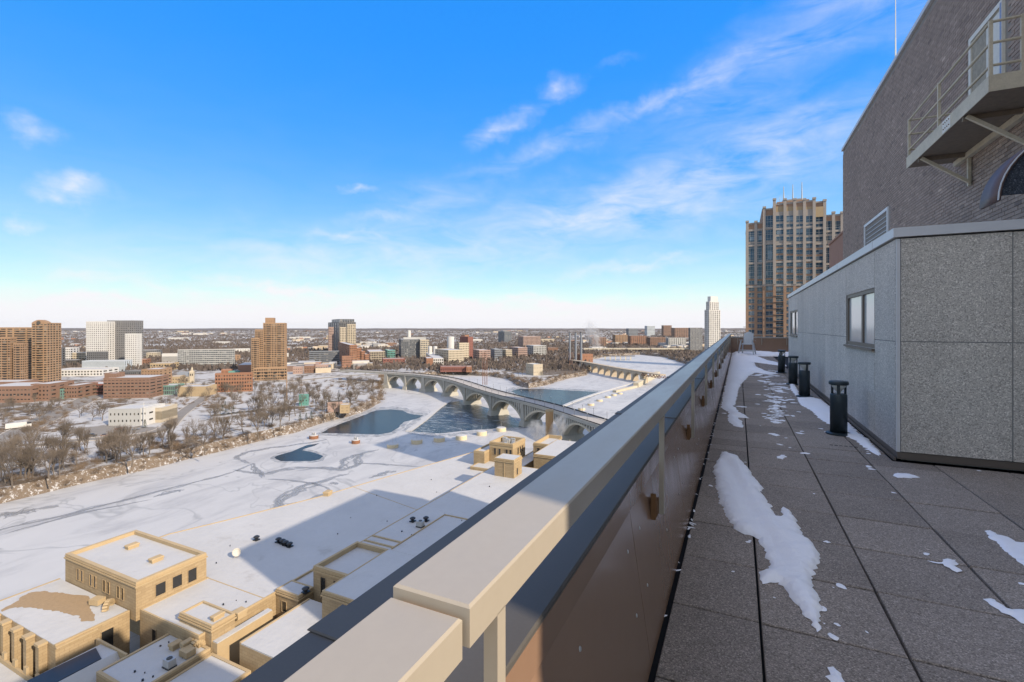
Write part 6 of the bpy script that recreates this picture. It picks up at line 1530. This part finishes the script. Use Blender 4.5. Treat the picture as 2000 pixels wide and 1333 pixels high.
# uncountable brush along the bank and under the trees
bv, bf = [], []
saps = [sapling(i) for i in range(3)]
def brush_at(x, y, z, s_, rr):
    o = len(bv); q = saps[rr.randrange(3)]; a = rr.uniform(0, 6.28); c, sn_ = math.cos(a), math.sin(a); st = rr.randrange(0, 8)*3
    cut = int(len(q.f)*.34); f0 = rr.randrange(0, len(q.f)-cut)
    for f in q.f[f0:f0+cut]:
        b = len(bv)
        for i in f: v = q.v[i]; bv.append((x+(v[0]*c-v[1]*sn_)*s_, y+(v[0]*sn_+v[1]*c)*s_, z+v[2]*s_))
        bf.append((b, b+1, b+2))
rb = random.Random(4)
for i in range(0, nr_-8):
    a, b = Vector(riverpoly[i]), Vector(riverpoly[i+1]); L_ = (b-a).length; D_ = depth((a.x, a.y))
    if D_ < 60: continue
    for k in range(min(14, int(L_/(2.2 if D_ < 450 else 6))+1)):
        p = a.lerp(b, rb.random()); t = (b-a).normalized(); nn = Vector((-t.y, t.x))
        if inside(p+nn*2, riverpoly): nn = -nn
        w = rb.uniform(-6.5, 3.5); p = p+nn*w; z = ZG if w > 0 else ZG+(ZR-ZG)*min(1, -w/8)
        brush_at(p.x, p.y, z, rb.uniform(.45, 1.05)*(1 if D_ < 450 else 1.7), rb)
for px0, px1, py0, py1, n_ in ((0,240,880,945,120),(240,420,850,880,90),(0,130,800,845,110),(430,730,775,835,120),(330,470,772,800,90),(90,320,775,800,70),(1130,1010,740,756,60),(1010,1100,738,752,70),(1240,1345,682,708,150),(440,740,742,772,140)):
    for _ in range(n_):
        p = P(rb.uniform(px0, px1), rb.uniform(py0, py1), ZG)
        if inside((p.x, p.y), riverpoly): continue
        D_ = depth(p); brush_at(p.x, p.y, ZG, rb.uniform(.6, 1.2)*max(1, D_/500), rb)
me = bpy.data.meshes.new('brush'); me.from_pydata(bv, [], bf); me.materials.append(M['brush']); tag(stuff(link('brush', me)), 'dry brown brush and saplings along the river bank', 'brush')

# ================================================================== FAR PLAIN: woods, houses, hills
fv, ff_ = [], []; hv, hf, hc = [], [], []
rf = random.Random(9); cnt = 0
def occupied(p):
    return inside((p.x, p.y), riverpoly)
def tuft(x, y, s_, h, n_):
    for k in range(n_):
        a = rf.uniform(0, 6.28); r = rf.random()**.5*s_; cx_, cy_ = x+r*math.cos(a), y+r*math.sin(a); w = rf.uniform(.12, .3)*s_; o = len(fv); t = YAW+rf.gauss(0, .8); dx, dy = math.cos(t)*w, math.sin(t)*w; z0 = ZG+rf.uniform(0, h*.45); top = z0+h*rf.uniform(.35, .6)*(1-.5*(r/s_)**2)
        fv.extend([(cx_-dx, cy_-dy, z0), (cx_+dx, cy_+dy, z0), (cx_+dx*.5+rf.gauss(0, .3*w), cy_+dy*.5, top), (cx_-dx*.5, cy_-dy*.5, top*1.0+rf.uniform(-.5, .5))]); ff_.append((o, o+1, o+2, o+3))
cols_h = [(.62,.60,.56), (.40,.20,.13), (.50,.40,.28), (.30,.30,.31), (.60,.50,.38), (.22,.13,.10), (.70,.68,.65), (.42,.42,.44)]
def house(x, y, w, d, h, a, col, snowy=True):
    o = len(hv); c, s_ = math.cos(a), math.sin(a)
    for z in (ZG, ZG+h):
        for u, v in ((-w/2,-d/2),(w/2,-d/2),(w/2,d/2),(-w/2,d/2)): hv.append((x+u*c-v*s_, y+u*s_+v*c, z))
    hf.extend([(o,o+1,o+5,o+4),(o+1,o+2,o+6,o+5),(o+2,o+3,o+7,o+6),(o+3,o,o+4,o+7),(o+4,o+5,o+6,o+7)]); hc.extend([col]*4+[(.48,.48,.485) if snowy else (.12,.12,.13)])
for _ in range(21000):
    y_ = 643.5+(rf.random()**1.25)*82; px = rf.uniform(-60, 1500); p = P(px, y_, ZG); D_ = depth(p)
    if occupied(p): continue
    cl_ = noise.noise(Vector((p.x*.0016, p.y*.0011, 2)))+.45*noise.noise(Vector((p.x*.006, p.y*.004, 7)))
    if y_ > 700 and rf.random() < .5: continue
    if cl_ > -.36:
        s_ = rf.uniform(5, 10)*max(1, D_/2200); tuft(p.x, p.y, s_, rf.uniform(8, 14)*max(1, D_/5200), 7)
    elif rf.random() < .30:
        k = max(1, D_/2600); big_ = rf.random() < .12
        house(p.x, p.y, rf.uniform(12, 30)*k*(2.2 if big_ else 1), rf.uniform(10, 22)*k*(1.6 if big_ else 1), rf.uniform(5, 10)*(1.4 if big_ else 1)*max(1, D_/6000), YAW+R(20)+rf.choice((0, R(90)))+rf.gauss(0, .08), rf.choice(cols_h), rf.random() < .8)
me = bpy.data.meshes.new('woods'); me.from_pydata(fv, [], ff_); me.materials.append(M['wood_far']); tag(stuff(link('distant_woods', me)), 'mass of bare brown trees spread over the far plain', 'woods')
m_h, nt, bs = node_mat('far_houses'); at_ = nt.nodes.new('ShaderNodeAttribute'); at_.attribute_name = 'hc'
nt.links.new(mixc_(nt, mth(nt, 'MULTIPLY', noise_tex(nt, .09, 4, .6), .55), at_.outputs['Color'], (.10,.095,.09)), bs.inputs['Base Color']); bs.inputs['Roughness'].default_value = .9
me = bpy.data.meshes.new('houses'); me.from_pydata(hv, [], hf); me.materials.append(m_h); a_ = me.attributes.new('hc', 'FLOAT_COLOR', 'FACE'); a_.data.foreach_set('color', [q for c in hc for q in (*c, 1)]); tag(stuff(link('distant_houses', me)), 'mass of small houses and sheds with snowy roofs on the far plain', 'houses')
# mid-distance buildings one can still tell apart, between the named ones
mids = [(30,712,'brick2',34,'brown low building between the two left-hand high-rises'),(455,706,'tan2',26,'small tan block left of the stepped tan tower'),(470,690,'white',44,'white shed behind the gap left of the stepped tan tower'),(545,700,'white',40,'white low block just behind the stepped tan tower'),(430,672,'white',60,'long white shed far behind the grey balcony slab'),(720,672,'white',70,'long white shed behind the terraced orange brick'),(765,676,'brick2',40,'brown block left of the grey glass building'),(700,704,'maroon',40,'maroon low roofline below the terraced orange brick'),(770,712,'maroon',44,'maroon shed below the small dark green-black block'),(930,668,'white',70,'white shed behind the maroon mill'),(985,690,'orange',30,'orange brick block in the flats row right of the mill'),(1070,668,'cream',70,'cream shed left of the power station stacks'),(1080,686,'brick2',34,'brown block at the foot of the left stack'),(1170,684,'white',50,'white low block right of the orange power house'),(345,664,'white',90,'very long white shed on the plain above the balcony slab'),(580,662,'white',90,'very long white shed on the plain right of the stepped tower top')]
for i, (px, yb, w, L_, lab) in enumerate(mids):
    D_ = FPX*(CAMZ-ZG)/(yb-HY); p = PD(px, D_, ZG)
    t = thing('low_building', lab, 'building', p, YAW+R(15+rf.uniform(-10, 15)))
    h = rf.uniform(7, 14)*max(1, D_/2600); facade(t, -L_/2, L_/2, 0, L_*.5, 0, h, 2 if h < 11 else 3, max(4, int(L_/6)), 4, w, band=.55, pier=.45)
# low hills at the rim of the plain
hl = MB(); N = 160; D0 = 9000
top = [55+22*noise.noise(Vector((i*.09, 0, 0)))+9*noise.noise(Vector((i*.5, 3, 0))) for i in range(N+1)]
for i in range(N):
    a, b = -400+2300*i/N, -400+2300*(i+1)/N
    p0, p1 = PD(a, D0, ZG), PD(b, D0, ZG); q0, q1 = PD(a, D0+900, ZG+top[i]*.66), PD(b, D0+900, ZG+top[i+1]*.66); r0, r1 = PD(a, D0+2600, ZG), PD(b, D0+2600, ZG)
    hl.quad(p0, p1, q1, q0); hl.quad(q0, q1, r1, r0)
struct(hl.build('hills', M['wood_far']))
# steam: small closed puffs of volume over the post office and the power house
m_v = bpy.data.materials.new('steam'); m_v.use_nodes = True; nt = m_v.node_tree; nt.nodes.clear()
out = nt.nodes.new('ShaderNodeOutputMaterial'); pv = nt.nodes.new('ShaderNodeVolumePrincipled'); pv.inputs['Color'].default_value = (.95,.95,.96,1)
oc_ = nt.nodes.new('ShaderNodeTexCoord'); nz = noise_tex(nt, 2.6, 4, .6, vec=oc_.outputs['Object'], dist=.4)
gl = nt.nodes.new('ShaderNodeVectorMath'); gl.operation = 'LENGTH'; nt.links.new(oc_.outputs['Object'], gl.inputs[0])
fall = mth(nt, 'SUBTRACT', 1.0, gl.outputs['Value'], clamp=True)
dn = mth(nt, 'MULTIPLY', mth(nt, 'MULTIPLY', mth(nt, 'SUBTRACT', nz, .42, clamp=True), 6.0), fall)
rnm = nt.nodes.new('ShaderNodeObjectInfo')
dv = nt.nodes.new('ShaderNodeMath'); dv.operation = 'MULTIPLY'; nt.links.new(dn, dv.inputs[0]); nt.links.new(rnm.outputs['Alpha'], dv.inputs[1]); nt.links.new(dv.outputs[0], pv.inputs['Density']); nt.links.new(pv.outputs[0], out.inputs['Volume'])
def steam(label, px, py, D_, sx_, sy_, sz_, dens, tilt=0):
    z = CAMZ+(HY-py)*D_/FPX; p = PD(px, D_, z); q = bmesh.new(); bmesh.ops.create_icosphere(q, subdivisions=3, radius=1); me = bpy.data.meshes.new('steam'); q.to_mesh(me); q.free(); me.materials.append(m_v)
    o = link('steam_plume', me, None, p, (0, R(tilt), YAW)); o.scale = (sx_, sy_, sz_); o.color = (1, 1, 1, dens); tag(o, label, 'steam'); stuff(o)
steam('white steam rising right of the tan chimney', 1090, 838, 232, 4.2, 4, 9, .9, 28); steam('low white steam left of the tan chimney', 1048, 842, 226, 5.5, 4, 6, .7, -10); steam('white steam plume drifting behind the power station stacks', 1158, 655, 1300, 48, 20, 24, .13, 70)

# ================================================================== HAZE
hz = MB().box(-14500, 14500, -3500, 14500, ZR-3, 95).build('haze', None)
hz.data.materials.clear(); m_z = bpy.data.materials.new('haze_air'); m_z.use_nodes = True; nt = m_z.node_tree; nt.nodes.clear()
out = nt.nodes.new('ShaderNodeOutputMaterial'); pv = nt.nodes.new('ShaderNodeVolumePrincipled'); pv.inputs['Color'].default_value = (.90,.93,.97,1); pv.inputs['Density'].default_value = 1.4e-5; pv.inputs['Anisotropy'].default_value = .1
nt.links.new(pv.outputs[0], out.inputs['Volume']); hz.data.materials.append(m_z); stuff(hz)
